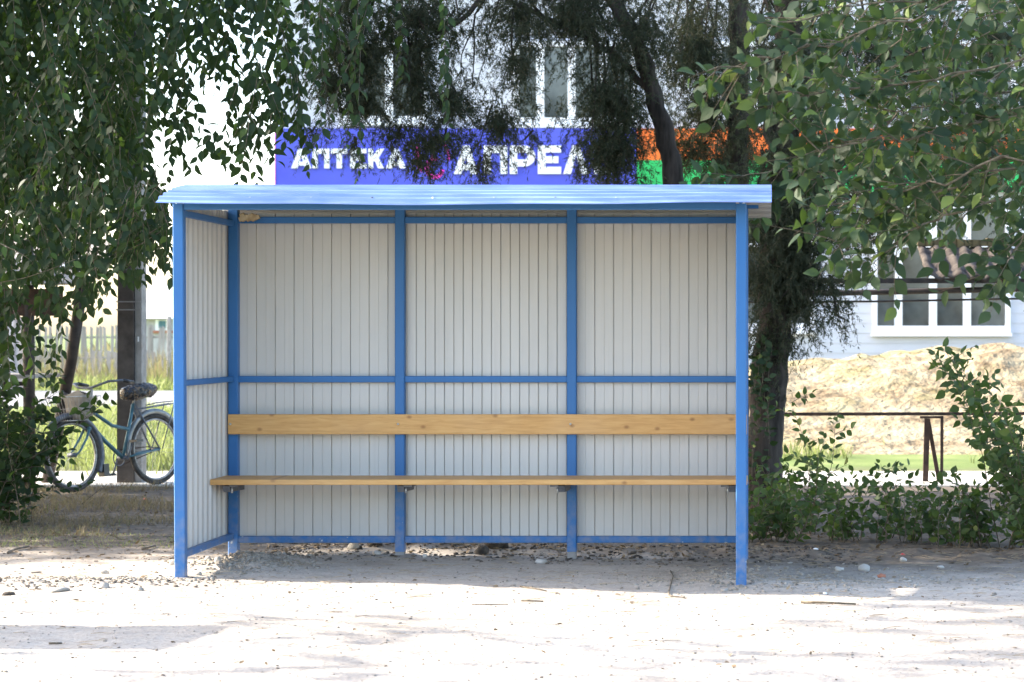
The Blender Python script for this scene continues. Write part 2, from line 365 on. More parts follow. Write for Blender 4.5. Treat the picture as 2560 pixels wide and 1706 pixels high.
# sandy mound
xs = np.linspace(-6, 14, 130); ys = np.linspace(24.2, 36.5, 80); X, Y = np.meshgrid(xs, ys)
prof = np.interp(xs, [-6,-3,-0.5,0.3,1.3,2.1,2.8,3.3,4.2,6,9,12,14], [0,.6,.98,1.06,1.10,1.18,1.26,1.29,1.22,1.05,1.1,.6,0.0])
cross = np.clip(sstep(24.2, 29.5, Y),0,1)*(1-sstep(31, 36.5, Y))
Z = prof[None,:]*cross*1.0 + 0.16*cross*(vnoise(X,Y,1.1,21)-0.5) + 0.13*cross*(vnoise(X,Y,3.2,22)-0.5) + 0.06*cross*(vnoise(X,Y,7,23)-0.5) - 0.02
nx, ny = len(xs), len(ys); idx = np.arange(nx*ny).reshape(ny, nx)
fc = np.stack([idx[:-1,:-1].ravel(), idx[:-1,1:].ravel(), idx[1:,1:].ravel(), idx[1:,:-1].ravel()], 1)
m = N('sandy_clay', 0.95, 0.1)
c = m.ramp(m.noise(2.2, 7, None, 0.65), [(0.3,(0.09,0.062,0.038)),(0.44,(0.23,0.18,0.115)),(0.6,(0.34,0.29,0.195))])
c = m.mix(m.math('MULTIPLY', m.ramp(m.noise(0.8, 4), [(0.5,(0,0,0)),(0.7,(1,1,1))]), 0.4), c, (0.30,0.30,0.12)); m.col(c); m.bump(m.noise(6, 7), 0.15, 0.9)
tag(link('mound', np_mesh('mound', np.stack([X.ravel(), Y.ravel(), Z.ravel()], 1), fc, m.m, True)), kind='structure')

# ------------------------------------------------------------------ white two-storey building with its signs
BY = 38.0
def bx(px): return (px-CX)*BY/F
def bz(py): return EYE - (py-CY)*BY/F
XL, XR, TOP = bx(688), 13.0, 9.2
bld = empty('shop_building', ((XL+XR)/2, BY, 0), 'white sided two storey building with banded signs behind the trees', 'building')
b = MB(); b.box((XL, BY+0.06, -0.1), (XR, BY+12, TOP-0.05)); b.build('wall', M['facade'], bld)
b = MB(); b.box((XL-0.15, BY-0.15, TOP-0.05), (XR+0.15, BY+12.2, TOP+0.25)); b.build('roof', M['slate'], bld)
wins = []   # (x0,x1,z0,z1, mullion fractions, transom z or None)
def win(px0, px1, py0, py1, ms, transom=None): wins.append((bx(px0), bx(px1), bz(py1), bz(py0), ms, transom))
win(852, 1068, 104, 308, (0.56,))
win(1285, 1592, 104, 312, (0.215, 0.47, 0.73))
win(1790, 2080, 104, 308, (0.33, 0.66))
win(2260, 2540, 104, 308, (0.33, 0.66))
win(2180, 2526, 508, 832, (0.19, 0.44, 0.685), bz(612))
win(1700, 2040, 508, 826, (0.33, 0.66), bz(612))
win(2860, 3200, 508, 832, (0.33, 0.66), bz(612))
for (x0, x1, z0, z1, ms, tr) in wins:
    fr = MB(); t = 0.10; y0, y1 = BY-0.05, BY+0.055
    fr.box((x0,y0,z0),(x1,y1,z0+t*1.3)); fr.box((x0,y0,z1-t),(x1,y1,z1)); fr.box((x0,y0,z0+t*1.3),(x0+t,y1,z1-t)); fr.box((x1-t,y0,z0+t*1.3),(x1,y1,z1-t))
    ed = [x0+t] + [x0+(x1-x0)*q for q in ms] + [x1-t]
    for q in ed[1:-1]: fr.box((q-0.075,y0+0.006,z0+t*1.3),(q+0.075,y1,z1-t))
    if tr:
        for i in range(len(ed)-1):
            fr.box((ed[i]+(0.075 if i else 0),y0+0.012,tr-0.05),(ed[i+1]-(0.075 if i < len(ed)-2 else 0),y1,tr+0.05))
    wo_ = MB(); wo_.box((x0-0.02,BY-0.11,z0-0.07),(x1+0.02,BY+0.05,z0-0.004))
    wf = fr.build('window', M['letter'], bld)
    o = wo_.build('sill', M['letter'], wf, bld.location)
    for i in range(len(ed)-1):
        zs = [z0+t*1.3, tr, z1-t] if tr else [z0+t*1.3, z1-t]
        for j in range(len(zs)-1):
            p = MB(); p.box((ed[i]+0.01,BY+0.02,zs[j]),(ed[i+1]-0.01,BY+0.03,zs[j+1])); p.build('pane', M['glass'], wf, bld.location)
# siding boards, lapped, split round the windows
SH = 0.19; z = 0.35; cache = {}
while z < TOP-0.1:
    segs = [(XL, XR)]
    for (x0,x1,z0,z1,_,_) in wins:
        if z+SH > z0 and z < z1:
            ns = []
            for a, c_ in segs:
                if x1 <= a or x0 >= c_: ns.append((a,c_)); continue
                if x0 > a: ns.append((a,x0))
                if x1 < c_: ns.append((x1,c_))
            segs = ns
    for a, c_ in segs:
        k = (round(a,3), round(c_,3))
        if k not in cache:
            bb = MB(); L = c_-a
            bb.add([(0,0.03,0),(L,0.03,0),(L,0.012,0.0),(0,0.012,0.0),(0,0.03,SH),(L,0.03,SH),(L,0.024,SH),(0,0.024,SH)],
                   [(3,2,1,0),(4,5,6,7),(0,1,5,4),(1,2,6,5),(2,3,7,6),(3,0,4,7)])
            cache[k] = bb.mesh(M['facade'], name='siding_board')
        if c_-a > 0.05: link('siding_board', cache[k], bld, (a-bld.location.x, 0.0, z))
    z += SH
# pharmacy sign
sgn = empty('pharmacy_sign', (bx(1142), BY-0.2, bz(470)), 'long blue pharmacy fascia sign with white raised lettering', 'sign')
SY = BY-0.12
b = MB(); b.box((bx(693), SY, bz(480)), (bx(1591), BY-0.01, bz(323))); b.build('board', M['signblue'], sgn)
b = MB(); b.box((bx(691), SY-0.01, bz(480)), (bx(692.8), BY-0.012, bz(321))); b.build('edge_strip', M['signpink'], sgn)
def glyph(ch):
    """strokes of block capitals in a unit box: list of polygons (x,z), counter-clockwise"""
    T = 0.24
    if ch == 'А': return [[(0,0),(0.30,0),(0.62,1),(0.36,1)], [(0.70,0),(1.0,0),(0.64,1),(0.40,1)], [(0.2,0.14),(0.8,0.14),(0.75,0.34),(0.25,0.34)]]
    if ch == 'П': return [[(0,0),(0.30,0),(0.30,1),(0,1)], [(0.70,0),(1,0),(1,1),(0.70,1)], [(0.29,0.74),(0.71,0.74),(0.71,1),(0.29,1)]]
    if ch == 'Т': return [[(0.34,0),(0.66,0),(0.66,0.76),(0.34,0.76)], [(0,0.75),(1,0.75),(1,1),(0,1)]]
    if ch == 'Е': return [[(0,0),(0.33,0),(0.33,1),(0,1)], [(0.32,0),(1,0),(1,0.25),(0.32,0.25)], [(0.32,0.38),(0.88,0.38),(0.88,0.62),(0.32,0.62)], [(0.32,0.75),(1,0.75),(1,1),(0.32,1)]]
    if ch == 'К': return [[(0,0),(0.30,0),(0.30,1),(0,1)], [(0.29,0.36),(0.52,0.36),(1,1),(0.62,1),(0.29,0.62)], [(0.62,0),(1,0),(0.60,0.60),(0.36,0.50)]]
    if ch == 'Л': return [[(0,0),(0.30,0),(0.60,1),(0.36,1)], [(0.70,0),(1.0,0),(0.64,1),(0.42,1)]]
    if ch == 'Ь': return [[(0,0),(0.30,0),(0.30,1),(0,1)]] + ring(0.29, 0.0, 0.62, 0.24)
    if ch == 'Р': return [[(0,0),(0.29,0),(0.29,1),(0,1)]] + ring(0.28, 0.26, 1.0, 0.25)
def ring(x0, z0, z1, t):
    out = []; h = (z1-z0)/2; cz = z0+h; xm = 0.58; n = 8
    out.append([(x0,z0),(xm,z0),(xm,z0+t),(x0,z0+t)]); out.append([(x0,z1-t),(xm,z1-t),(xm,z1),(x0,z1)])
    for i in range(n):
        a0 = -math.pi/2 + math.pi*i/n; a1 = -math.pi/2 + math.pi*(i+1)/n; ro = (1-xm); ri = ro-0.30
        e = lambda a, k, hh: (xm-0.002 + k*math.cos(a), cz + hh*math.sin(a))
        out.append([e(a0,ri,h-t), e(a0,ro,h), e(a1,ro,h), e(a1,ri,h-t)])
    return out
def letter(ch, px0, px1, py0, py1):
    b = MB(); x0, x1, z0, z1 = bx(px0), bx(px1), bz(py1), bz(py0)
    for i, poly in enumerate(glyph(ch)):
        pp = [(x0+(x1-x0)*x, z0+(z1-z0)*z_) for x, z_ in poly]
        a = sum(pp[j][0]*pp[(j+1)%len(pp)][1]-pp[(j+1)%len(pp)][0]*pp[j][1] for j in range(len(pp)))
        if a < 0: pp.reverse()
        b.prism(pp, SY-0.05-0.0006*i, SY-0.002)
    b.build('letter', M['letter'], sgn)
for ch, a, c_ in (('А',733,783),('П',786,828),('Т',832,873),('Е',880,920),('К',925,964),('А',969,1018)): letter(ch, a, c_, 374, 423)
for ch, a, c_ in (('А',1138,1198),('П',1212,1271),('Р',1277,1341),('Е',1347,1405),('Л',1410,1474),('Ь',1487,1546)): letter(ch, a, c_, 366, 437)
# pink flower-like emblem
b = MB(); ec = (bx(1090), bz(422)); r_ = 0.14
def arc(cx, cz, rx, rz, t, a0, a1, n=16, k=0):
    for i in range(n):
        u = a0+(a1-a0)*i/n; v = a0+(a1-a0)*(i+1)/n
        o = lambda a, d: (cx+(rx+d)*math.cos(a), cz+(rz+d)*math.sin(a))
        b.prism([o(u,-t/2), o(u,t/2), o(v,t/2), o(v,-t/2)], SY-0.03-k, SY-0.002)
arc(ec[0], ec[1], 0.15, 0.17, 0.075, R(70), R(350), 20)
arc(bx(1060), bz(400), 0.10, 0.22, 0.06, R(150), R(265), 10, 0.001)
arc(bx(1108), bz(390), 0.13, 0.20, 0.05, R(-30), R(80), 10, 0.002)
b.prism([(bx(1040),bz(394)),(bx(1048),bz(394)),(bx(1053),bz(365)),(bx(1045),bz(365))], SY-0.033, SY-0.002)
b.prism([(bx(1082),bz(398)),(bx(1088),bz(398)),(bx(1091),bz(380)),(bx(1086),bz(378))], SY-0.034, SY-0.002)
b.build('emblem', M['signpink'], sgn)
sg2 = empty('striped_sign', (bx(2100), BY-0.2, bz(480)), 'shop fascia sign with an orange band above a green band', 'sign')
b = MB(); b.box((bx(1593.5), SY+0.01, bz(402)), (bx(2800), BY-0.01, bz(323))); b.build('orange_band', M['signorange'], sg2)
b = MB(); b.box((bx(1593.5), SY+0.01, bz(480)), (bx(2800), BY-0.01, bz(402.2))); b.build('green_band', M['signgreen'], sg2)

# ------------------------------------------------------------------ the bus shelter
FY, BKY = 12.2, 13.4
PX = [-3.578, -2.463, -1.313, -0.165]
FLX, FRX = -3.590, -0.1635
sh = empty('bus_shelter', (-1.87, 12.8, 0), 'blue framed bus shelter with pale ribbed walls and a curved blue roof', 'bus shelter')
hw = 0.032
def post(x, y, z0, z1, lean=0.0):
    b = MB(); b.box((x-hw,y-hw,z0),(x+hw,y+hw,z1),0,0.005)
    b.v = [(v[0] + lean*(v[2]/2.25 - 0.0), v[1], v[2]) for v in b.v]
    return b.build('post', M['blue'], sh)
post(FLX+0.010, FY, -0.05, 2.285, -0.012); post(FRX, FY, -0.09, 2.285)
for i, x in enumerate(PX): 
    post(x, BKY, 0.035 if i in (1,2) else -0.06, 2.33)
    if i in (1,2):
        b = MB(); b.box((x-0.030,BKY-0.028,-0.08),(x+0.030,BKY+0.028,0.034),0,0.004); b.build('post_foot', M['concrete'], sh)
def rail(a, b_): 
    m_ = MB(); m_.box(a, b_, 0, 0.004); m_.build('rail', M['blue'], sh)
rt = 0.02
for i in range(3):
    xa, xb = PX[i]+hw+0.0005, PX[i+1]-hw-0.0005
    for z0, z1 in ((2.232,2.275),(1.166,1.209),(0.092,0.137)):
        rail((xa,BKY-0.014,z0),(xb,BKY+0.026,z1))
for x in (FLX+0.002, FRX):
    for z0, z1 in ((2.212,2.250),(1.172,1.208),(0.118,0.160)):
        rail((x-0.020,FY+hw+0.0005,z0),(x+0.018,BKY-hw-0.0005,z1))
rail((FLX+hw-0.001,FY-0.022,2.249),(FRX-hw-0.0005,FY+0.022,2.294))
rail((FLX-0.05,BKY-0.02,2.331),(FRX+0.1,BKY+0.02,2.365))
# back wall: one ribbed panel per period, deep joint at each edge and a faint groove half way
YB = BKY+0.030; pit = 0.1262; n_p = 27; xw0 = -3.56
def strip_mesh(prof, z0, z1, mat, axis='x', name='panel'):
    b = MB(); n = len(prof)
    vs = []
    for z_ in (z0, z1):
        for u, d in prof: vs.append((u,d,z_) if axis == 'x' else (d,u,z_))
    fs = [(i,i+1,n+i+1,n+i) for i in range(n-1)]
    return b.add(vs, fs).mesh(mat, name=name)
def backprof(midd, midw):
    a = pit/2
    return [(0,0.014),(0.0036,0.014),(0.0042,0.0),(a-midw/2-0.0006,0.0),(a-midw/2,midd),(a+midw/2,midd),(a+midw/2+0.0006,0.0),(pit-0.0042,0.0),(pit-0.0036,0.014),(pit,0.014)]
pm1 = strip_mesh(backprof(0.003,0.002), 0.086, 2.30, M['panel'])
pm2 = strip_mesh(backprof(0.012,0.0055), 0.086, 2.30, M['panel'])
for i in range(n_p):
    x = xw0 + i*pit
    mid_bay = PX[1] < x+pit/2 < PX[2]
    link('panel', pm2 if mid_bay else pm1, sh, (x-sh.location.x, YB-sh.location.y+0.0008*((i*7)%3-1), -sh.location.z))
# side walls: trapezoid ribs
sp_ = 0.109
sprof = [(0,0),(0.046,0),(0.058,0.013),(0.097,0.013),(sp_,0)]
def sidemesh(sgn_):
    return strip_mesh([(u, -sgn_*d) for u, d in sprof], 0.114, 2.312, M['panel'], 'y')
ml = sidemesh(1); mr = sidemesh(-1)
for i in range(11):
    y = FY+0.005 + i*sp_
    link('panel', ml, sh, (FLX-0.020-sh.location.x, y-sh.location.y, 0))
    link('panel', mr, sh, (FRX+0.006-sh.location.x, y-sh.location.y, 0))
# roof: vaulted ribbed sheet, ribs along its length
RX0, RX1 = -3.674, 0.022; RY0, RY1 = 12.0, 13.62; RM = (RY0+RY1)/2; half = (RY1-RY0)/2
def roofz(y): return 2.425 - 0.140*((y-RM)/half)**2
prof = []; y = RY0; per = 0.088
k = 0
while y < RY1-1e-6:
    for fr_, hgt in ((0.0,0.0),(0.55,0.0),(0.66,0.016),(0.93,0.016)):
        yy = y+fr_*per
        if yy <= RY1: prof.append((yy, roofz(yy)+hgt))
    y += per
prof.append((RY1, roofz(RY1)))
b = MB(); nseg = 28; n = len(prof); vs = []
for lay in (0, 1):
    for i in range(nseg+1):
        x = RX0+(RX1-RX0)*i/nseg
        for (yy, zz) in prof:
            eave = max(0, 1-(yy-RY0)/0.35); sag = 0.012*math.sin(math.pi*min(1,max(0,(x-RX0)/3.2)))*eave + 0.003*math.sin(x*5.1)*eave
            vs.append((x, yy, zz - sag - (0.005 if lay else 0)))
L1 = (nseg+1)*n
fs = [(i*n+j, (i+1)*n+j, (i+1)*n+j+1, i*n+j+1) for i in range(nseg) for j in range(n-1)]
b.add(vs[:L1], fs, 0); b.add(vs[L1:], [tuple(reversed(f)) for f in fs], 1)
edge = [vs[i*n] for i in range(nseg+1)] + [vs[L1+i*n] for i in range(nseg+1)]
b.add(edge, [(i, nseg+1+i, nseg+2+i, i+1) for i in range(nseg)], 0)
for i in (0, nseg):
    e = vs[i*n:(i+1)*n] + vs[L1+i*n:L1+(i+1)*n]; b.add(e, [(j,j+1,n+j+1,n+j) for j in range(n-1)], 0)
b.build('roof_sheet', [M['roofblue'], M['under']], sh)
for i, x in enumerate(np.linspace(RX0+0.18, RX1-0.2, 10)):
    b = MB(); yy = RY0+0.07; b.tube([(x,yy,roofz(yy)-0.006),(x,yy-0.004,roofz(yy)+0.010)], 0.007, 6); b.build('roof_screw', M['zinc'] if i%3 else M['steel'], sh)
for px in (901, 1380):
    x = (px-CX)*12.15/F; b = MB(); b.box((x-0.02,FY-0.10,2.292),(x+0.02,FY+0.02,2.312)); b.build('roof_spacer', M['rust'], sh)
for x in (FLX-0.001, FRX):            # bow under each end of the roof
    b = MB(); ys_ = np.linspace(FY-0.12, BKY+0.12, 9)
    b.tube([(x, y_, roofz(y_)-0.024) for y_ in ys_], 0.013, 6); b.build('roof_bow', M['blue'], sh)
# bench
b = MB(); b.box((-3.612,12.95,0.513),(-0.135,13.33,0.548),0,0.004); b.build('seat', M['wood'], sh)
b = MB(); b.box((-3.60,13.335,0.822),(-0.14,13.366,0.955),0,0.003); b.build('backrest', M['wood'], sh)
for px, sx in ((586,1),(1015,1),(1412,-1),(1832,-1)):
    x = (px-CX)*13.2/F + (0.0)
    b = MB(); b.add([(x-0.022,12.99,0.505),(x+0.022,12.99,0.505),(x+0.022,13.37,0.505),(x-0.022,13.37,0.505),(x-0.022,13.02,0.462),(x+0.022,13.02,0.462),(x+0.022,13.37,0.452),(x-0.022,13.37,0.452)],
        [(0,1,2,3),(7,6,5,4),(0,4,5,1),(1,5,6,2),(2,6,7,3),(3,7,4,0)]); b.build('seat_bracket', M['steel'], sh)
    b = MB(); b.box((x+sx*0.022,12.99,0.497),(x+sx*0.075,13.30,0.5125)); b.build('bracket_flange', M['steel'], sh)
    b = MB(); b.tube([(x+sx*0.03,13.03,0.49),(x+sx*0.03,13.03,0.455)], 0.007, 6); b.build('bolt', M['zinc'], sh)
for x in (PX[0]-0.003, PX[1], PX[2]):
    b = MB(); b.tube([(x-0.004,13.335,0.89),(x-0.004,13.3285,0.89)], 0.008, 8); b.build('bolt', M['zinc'], sh)
# mud nest in the upper corner
b = MB()
for i in range(26):
    u = rng.random(); c = Vector((-3.52+0.11*u, 13.37, 2.272 + 0.012*rng.random() - (0.03*rng.random() if rng.random()<0.4 else 0)))
    r_ = 0.006+0.008*rng.random()
    b.obox(c, Vector((r_,0,r_*0.5)), Vector((0,r_,0)), Vector((-r_*0.4,0,r_)))
b.thing('mud_nest', M['hay'], 'small straw coloured nest lump on the upper rail in the left corner', 'nest', None, (-3.465,13.37,2.25))

# ------------------------------------------------------------------ foliage tools
# leaf template: base at origin, axis +Y, normal +Z, length 1
LT = np.array([(0,0,0),(-.20,.18,.03),(.20,.18,.03),(-.27,.42,.05),(.27,.42,.05),(-.17,.72,.03),(.17,.72,.03),(0,1,-.06),(0,.2,0),(0,.45,0),(0,.74,-.01)], dtype=np.float64)
LF = np.array([(0,8,1),(0,2,8),(1,8,3),(8,9,3),(8,2,9),(2,4,9),(3,9,5),(9,10,5),(9,4,10),(4,6,10),(5,10,7),(10,6,7)], dtype=np.int32)
class Leaves:
    def __init__(s): s.p = []; s.a = []; s.n = []; s.L = []
    def leaf(s, p, a, n, L): s.p.append(p); s.a.append(a); s.n.append(n); s.L.append(L)
    def arrays(s, width=1.0):
        p = np.array(s.p); a = np.array(s.a); n = np.array(s.n); L = np.array(s.L)
        a /= np.linalg.norm(a,axis=1)[:,None]; x = np.cross(a, n); x /= np.maximum(np.linalg.norm(x,axis=1),1e-6)[:,None]; z = np.cross(x, a)
        return p, x*width, a, z, L
    def finish(s, root, mat, single=300, width=1.0, name='leaf', mass='foliage', seed=1):
        p, x, a, z, L = s.arrays(width); o = np.array(root.location)
        # pick the ones that show largest inside the frame
        px = CX + p[:,0]*F/p[:,1]; py = CY - (p[:,2]-EYE)*F/p[:,1]; inside = (px>10)&(px<2550)&(py>8)&(py<1690)
        r = np.random.default_rng(seed)
        score = L*np.abs(z[:,1])/p[:,1]*(0.75+0.5*r.random(len(L))); score[~inside] = -1
        order = np.argsort(-score); pick = order[:single]; pick = pick[score[pick] > 0]
        rest = np.setdiff1d(np.arange(len(L)), pick)
        z = z*r.uniform(0.2,3.2,len(L))[:,None]; x = x*r.uniform(0.8,1.22,len(L))[:,None]
        if len(pick):
            me = np_mesh(name, LT, LF, mat, True)
            for i in pick:
                ob = bpy.data.objects.new(name, me); C.objects.link(ob); ob.parent = root
                q = p[i]-o; l = L[i]
                ob.matrix_local = Matrix(((x[i][0]*l,a[i][0]*l,z[i][0]*l,q[0]),(x[i][1]*l,a[i][1]*l,z[i][1]*l,q[1]),(x[i][2]*l,a[i][2]*l,z[i][2]*l,q[2]),(0,0,0,1)))
        if len(rest):
            B = np.stack([x[rest],a[rest],z[rest]],1)*L[rest][:,None,None]     # (n,3,3)
            V = np.einsum('vk,nkj->nvj', LT, B) + p[rest][:,None,:]
            nv = len(LT); Fc = LF[None] + (np.arange(len(rest))*nv)[:,None,None]
            t = np.repeat(r.random(len(rest)), nv)
            ob = link(mass, np_mesh(mass, V.reshape(-1,3), Fc.reshape(-1,3), mat, True, t, o), root); ob['kind'] = 'stuff'
def rv(s=1.0): return Vector((rng.gauss(0,s), rng.gauss(0,s), rng.gauss(0,s)))
def strand(LV, tw, p0, d, L, droop=0.5, leaf=0.075, step=0.042, r0=0.003, hang=0.5, face=0.5):
    """a leafy twig from p0 in direction d that bends down; leaves alternate"""
    d = Vector(d).normalized(); p = Vector(p0); n = max(3, int(L/0.06)); pts = [p.copy()]; h = L/n; acc = 0; side = 1
    for i in range(n):
        d = (d + Vector((0,0,-droop))*h + rv(0.06)).normalized(); q = p + d*h
        acc += h
        while acc >= step:
            acc -= step*(0.8+0.4*rng.random()); side = -side
            lat = d.cross(Vector((0,1,0)) + rv(0.5))
            if lat.length < 0.05: lat = Vector((1,0,0))
            lat.normalize()
            a = d*0.55 + lat*side*0.75 + Vector((0,0,-hang)) + rv(0.22)
            nn = Vector((0,-face,0.5)) + rv(0.55)
            sz = leaf*(0.65+0.5*rng.random())*(1.0 - 0.35*max(0,(i/n-0.8)*5))
            LV.leaf(tuple(q - d*acc + a.normalized()*0.006), tuple(a), tuple(nn), sz)
        p = q; pts.append(p.copy())
    if tw is not None: tw.tube(pts, [r0*(1-0.75*i/n) for i in range(n+1)], 4, 0, False)
    return pts
def limb(tw, pts, r0, r1, n=8, sub=5, wob=0.03):
    """smooth wobbly limb through points"""
    pts = [Vector(p) for p in pts]; out = []
    for i in range(len(pts)-1):
        p0 = pts[max(i-1,0)]; p1 = pts[i]; p2 = pts[i+1]; p3 = pts[min(i+2,len(pts)-1)]
        for k in range(sub):
            t = k/sub; q = 0.5*((2*p1)+(p2-p0)*t+(2*p0-5*p1+4*p2-p3)*t*t+(3*p1-p0-3*p2+p3)*t**3); out.append(q + rv(wob*min(1,(p2-p1).length)*0.3))
    out.append(pts[-1]); m_ = len(out)
    tw.tube(out, [(r0+(r1-r0)*i/(m_-1))*(1+0.08*rng.uniform(-1,1)) for i in range(m_)], n); return out

# ------------------------------------------------------------------ left tree: weeping broadleaf, trunk just left of the frame
tl = empty('weeping_tree', (-6.75, 15.6, 0), 'large weeping tree whose leafy strands hang down left of the shelter', 'tree')
tr_ = MB(); limb(tr_, [(-6.75,15.6,-0.1),(-6.8,15.6,1.4),(-6.65,15.5,2.8),(-6.5,15.4,4.6),(-6.3,15.3,6.6)], 0.20, 0.09, 12)
limb(tr_, [(-6.65,15.5,3.1),(-5.9,15.2,4.3),(-4.9,14.9,4.9),(-3.6,14.7,4.9),(-2.6,14.7,4.6)], 0.10, 0.02)
limb(tr_, [(-6.55,15.4,3.9),(-5.6,15.9,5.2),(-4.4,16.0,5.5),(-3.2,15.6,5.2)], 0.09, 0.02)
limb(tr_, [(-6.6,15.5,2.6),(-6.1,14.9,3.6),(-5.5,14.4,4.1),(-4.9,14.2,3.9)], 0.07, 0.015)
limb(tr_, [(-6.7,15.6,2.3),(-7.3,15.0,3.4),(-7.6,14.8,4.2)], 0.07, 0.02)
tr_.build('trunk', M['bark2'], tl)
LV = Leaves(); tw = MB()
def field(LV, tw, x0, x1, yt, yb, n, z0, z1, Lr=(0.5,1.1), leaf=0.075, step=0.042, spread=0.35, droop=1.2, hang=0.55):
    for _ in range(n):
        x = rng.uniform(x0, x1); z_ = rng.uniform(z0, z1)
        bot = yb(x) if callable(yb) else yb; L = rng.uniform(*Lr); Lp = L*0.92*F/z_/K
        top = rng.uniform(min(yt, bot-Lp-1), bot-Lp)
        strand(LV, tw, Q(x, top, z_), (rng.gauss(0,spread), rng.gauss(0,0.2), -1), L, droop, leaf, step, 0.0028, hang)
ip = lambda xp, fp: (lambda x: float(np.interp(x, xp, fp)))
# dense dark curtain at the far left
field(LV, tw, -160, 300, -260, ip([-160,0,60,150,230,300],[900,760,700,760,720,560]), 300, 14.2, 16.6, (0.4,0.9), 0.095, 0.042, 0.7, 1.6)
field(LV, tw, -160, 285, -260, ip([-160,150,285],[640,680,480]), 330, 16.4, 18.4, (0.5,1.0), 0.115, 0.042, 0.8, 1.6)
# open strands against the sky
field(LV, tw, 300, 650, -200, ip([300,420,520,600,650],[460,435,430,425,330]), 58, 14.6, 15.8, (0.4,0.9), 0.112, 0.05, 0.4, 1.5)
field(LV, tw, 320, 660, -220, ip([300,660],[280,260]), 20, 14.6, 15.8, (0.4,0.9), 0.112, 0.05, 0.4, 1.5)
field(LV, tw, 640, 770, -200, ip([640,700,770],[330,300,200]), 11, 14.6, 15.4, (0.5,1.0), 0.10, 0.055, 0.25)
field(LV, tw, 560, 690, 120, ip([560,690],[430,425]), 8, 14.5, 15.2, (0.3,0.5), 0.105, 0.05, 0.3)
for (x, yb_, L) in ((836,330,1.5),(852,400,1.7),(866,420,1.8),(1014,250,1.3),(1028,290,1.4),(780,170,1.0),(760,130,0.9)):
    Lp = L*0.97*F/14.6/K; strand(LV, tw, Q(x-6, yb_-Lp, 14.6), (rng.gauss(0,0.05),0,-1), L, 1.5, 0.095, 0.055, 0.003, 0.8)
# skirt left of the shelter, thinning towards the post
field(LV, tw, 110, 400, 380, ip([110,200,260,310,350,400],[770,770,740,650,640,600]), 62, 13.9, 15.4, (0.3,0.7), 0.098, 0.046, 0.6, 1.6)
field(LV, tw, 300, 402, 420, ip([300,350,390,402],[650,660,700,640]), 9, 14.2, 14.9, (0.3,0.5), 0.10, 0.055, 0.4)
for (a, b_) in (((415,505),(175,610)),((405,500),(230,600)),((300,430),(260,500)),((-20,652),(165,640)),((0,560),(60,600))):
    pa = Q(a[0],a[1],14.3); pb = Q(b_[0],b_[1],14.1); strand(LV, tw, pa, pb-pa, (pb-pa).length*1.05, 0.25, 0.095, 0.05, 0.004, 0.5)
# low drooping part at the left edge
field(LV, tw, -120, 50, 600, ip([-120,0,50],[1000,960,860]), 30, 14.4, 15.6, (0.4,0.8), 0.095, 0.044, 0.5)
field(LV, tw, 60, 150, 660, ip([60,100,150],[880,960,900]), 5, 14.6, 15.0, (0.4,0.6), 0.085)
# crown above the frame (casts the shade on shelter, junipers and verge)
for _ in range(620):
    c = Vector((rng.uniform(-9.4,-3.0), rng.uniform(14.4,18.2), rng.uniform(4.3,8.6)))
    strand(LV, None, c, (rng.gauss(0,0.6), rng.gauss(0,0.5), -0.6), rng.uniform(0.6,1.2), 1.0, 0.12, 0.06, 0.003, 0.5)
ob = tw.build('twigs', M['twig'], tl); ob['kind'] = 'stuff'
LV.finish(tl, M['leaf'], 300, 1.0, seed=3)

# unseen trees added left of the frame to cast shade and streaks
def shade_tree(name, base, crown_boxes, label, leaf, seed):
    t = empty(name, base, label, 'tree', 'unseen trees added left of the view')
    b = MB(); limb(b, [base + Vector((0,0,-0.1)), base + Vector((0.1,0,2)), base + Vector((0.0,0.1,3.6)), base + Vector((0.2,0,5.0))], 0.2, 0.06, 10)
    LV = Leaves()
    for (a, b_, n) in crown_boxes:
        ctr = (Vector(a)+Vector(b_))/2
        limb(b, [base + Vector((0,0,4.0)), (base+Vector((0,0,4.6))+ctr)/2, ctr], 0.03, 0.01)
        for _ in range(n):
            c = Vector([rng.uniform(a[i],b_[i]) for i in range(3)])
            strand(LV, None, c, (rng.gauss(0,0.7), rng.gauss(0,0.7), rng.gauss(-0.2,0.4)), rng.uniform(0.5,1.1), 0.6, leaf, 0.055)
    b.build('trunk', M['bark2'], t); LV.finish(t, M['leaf'], 0, 1.0, seed=seed)
shade_tree('shade_tree', Vector((-14.0,17.2,0)), [((-16,15.0,2.6),(-11.2,19.4,5.5),420),((-16,14.8,5.0),(-11.2,20.6,12.5),900)], 'unseen tall dense tree added to shade the foliage', 0.24, 5)
shade_tree('shade_tree', Vector((-15.6,12.2,0)), [((-11.4,9.6,4.35),(-9.6,11.7,4.9),16), ((-11.4,9.3,5.0),(-8.8,11.2,6.6),44), ((-13.0,10.6,7.0),(-8.8,13.6,11.0),520)], 'unseen slender open tree added for shadow streaks and shade', 0.15, 6)
# unseen cabin added left of the frame to throw the long shadow
kk = empty('shadow_caster', (-7.75,10.45,0), 'unseen grey metal cabin added to cast the long shadow', 'shadow_caster')
b = MB(); b.box((-8.3,10.16,0),(-7.2,10.74,2.2),0,0.02); b.build('cabin', M['metalfence'], kk)
b = MB(); b.add([(-8.45,10.08,2.21),(-7.1,10.08,2.21),(-7.1,10.82,2.21),(-8.45,10.82,2.21),(-8.45,10.08,2.26),(-7.1,10.08,2.26),(-7.1,10.82,2.36),(-8.45,10.82,2.36)],
    [(3,2,1,0),(4,5,6,7),(0,1,5,4),(1,2,6,5),(2,3,7,6),(3,0,4,7)]); b.build('roof', M['slate'], kk)
b = MB(); b.box((-8.1,10.145,1.0),(-7.4,10.158,1.8)); b.build('shutter', M['white'], kk)

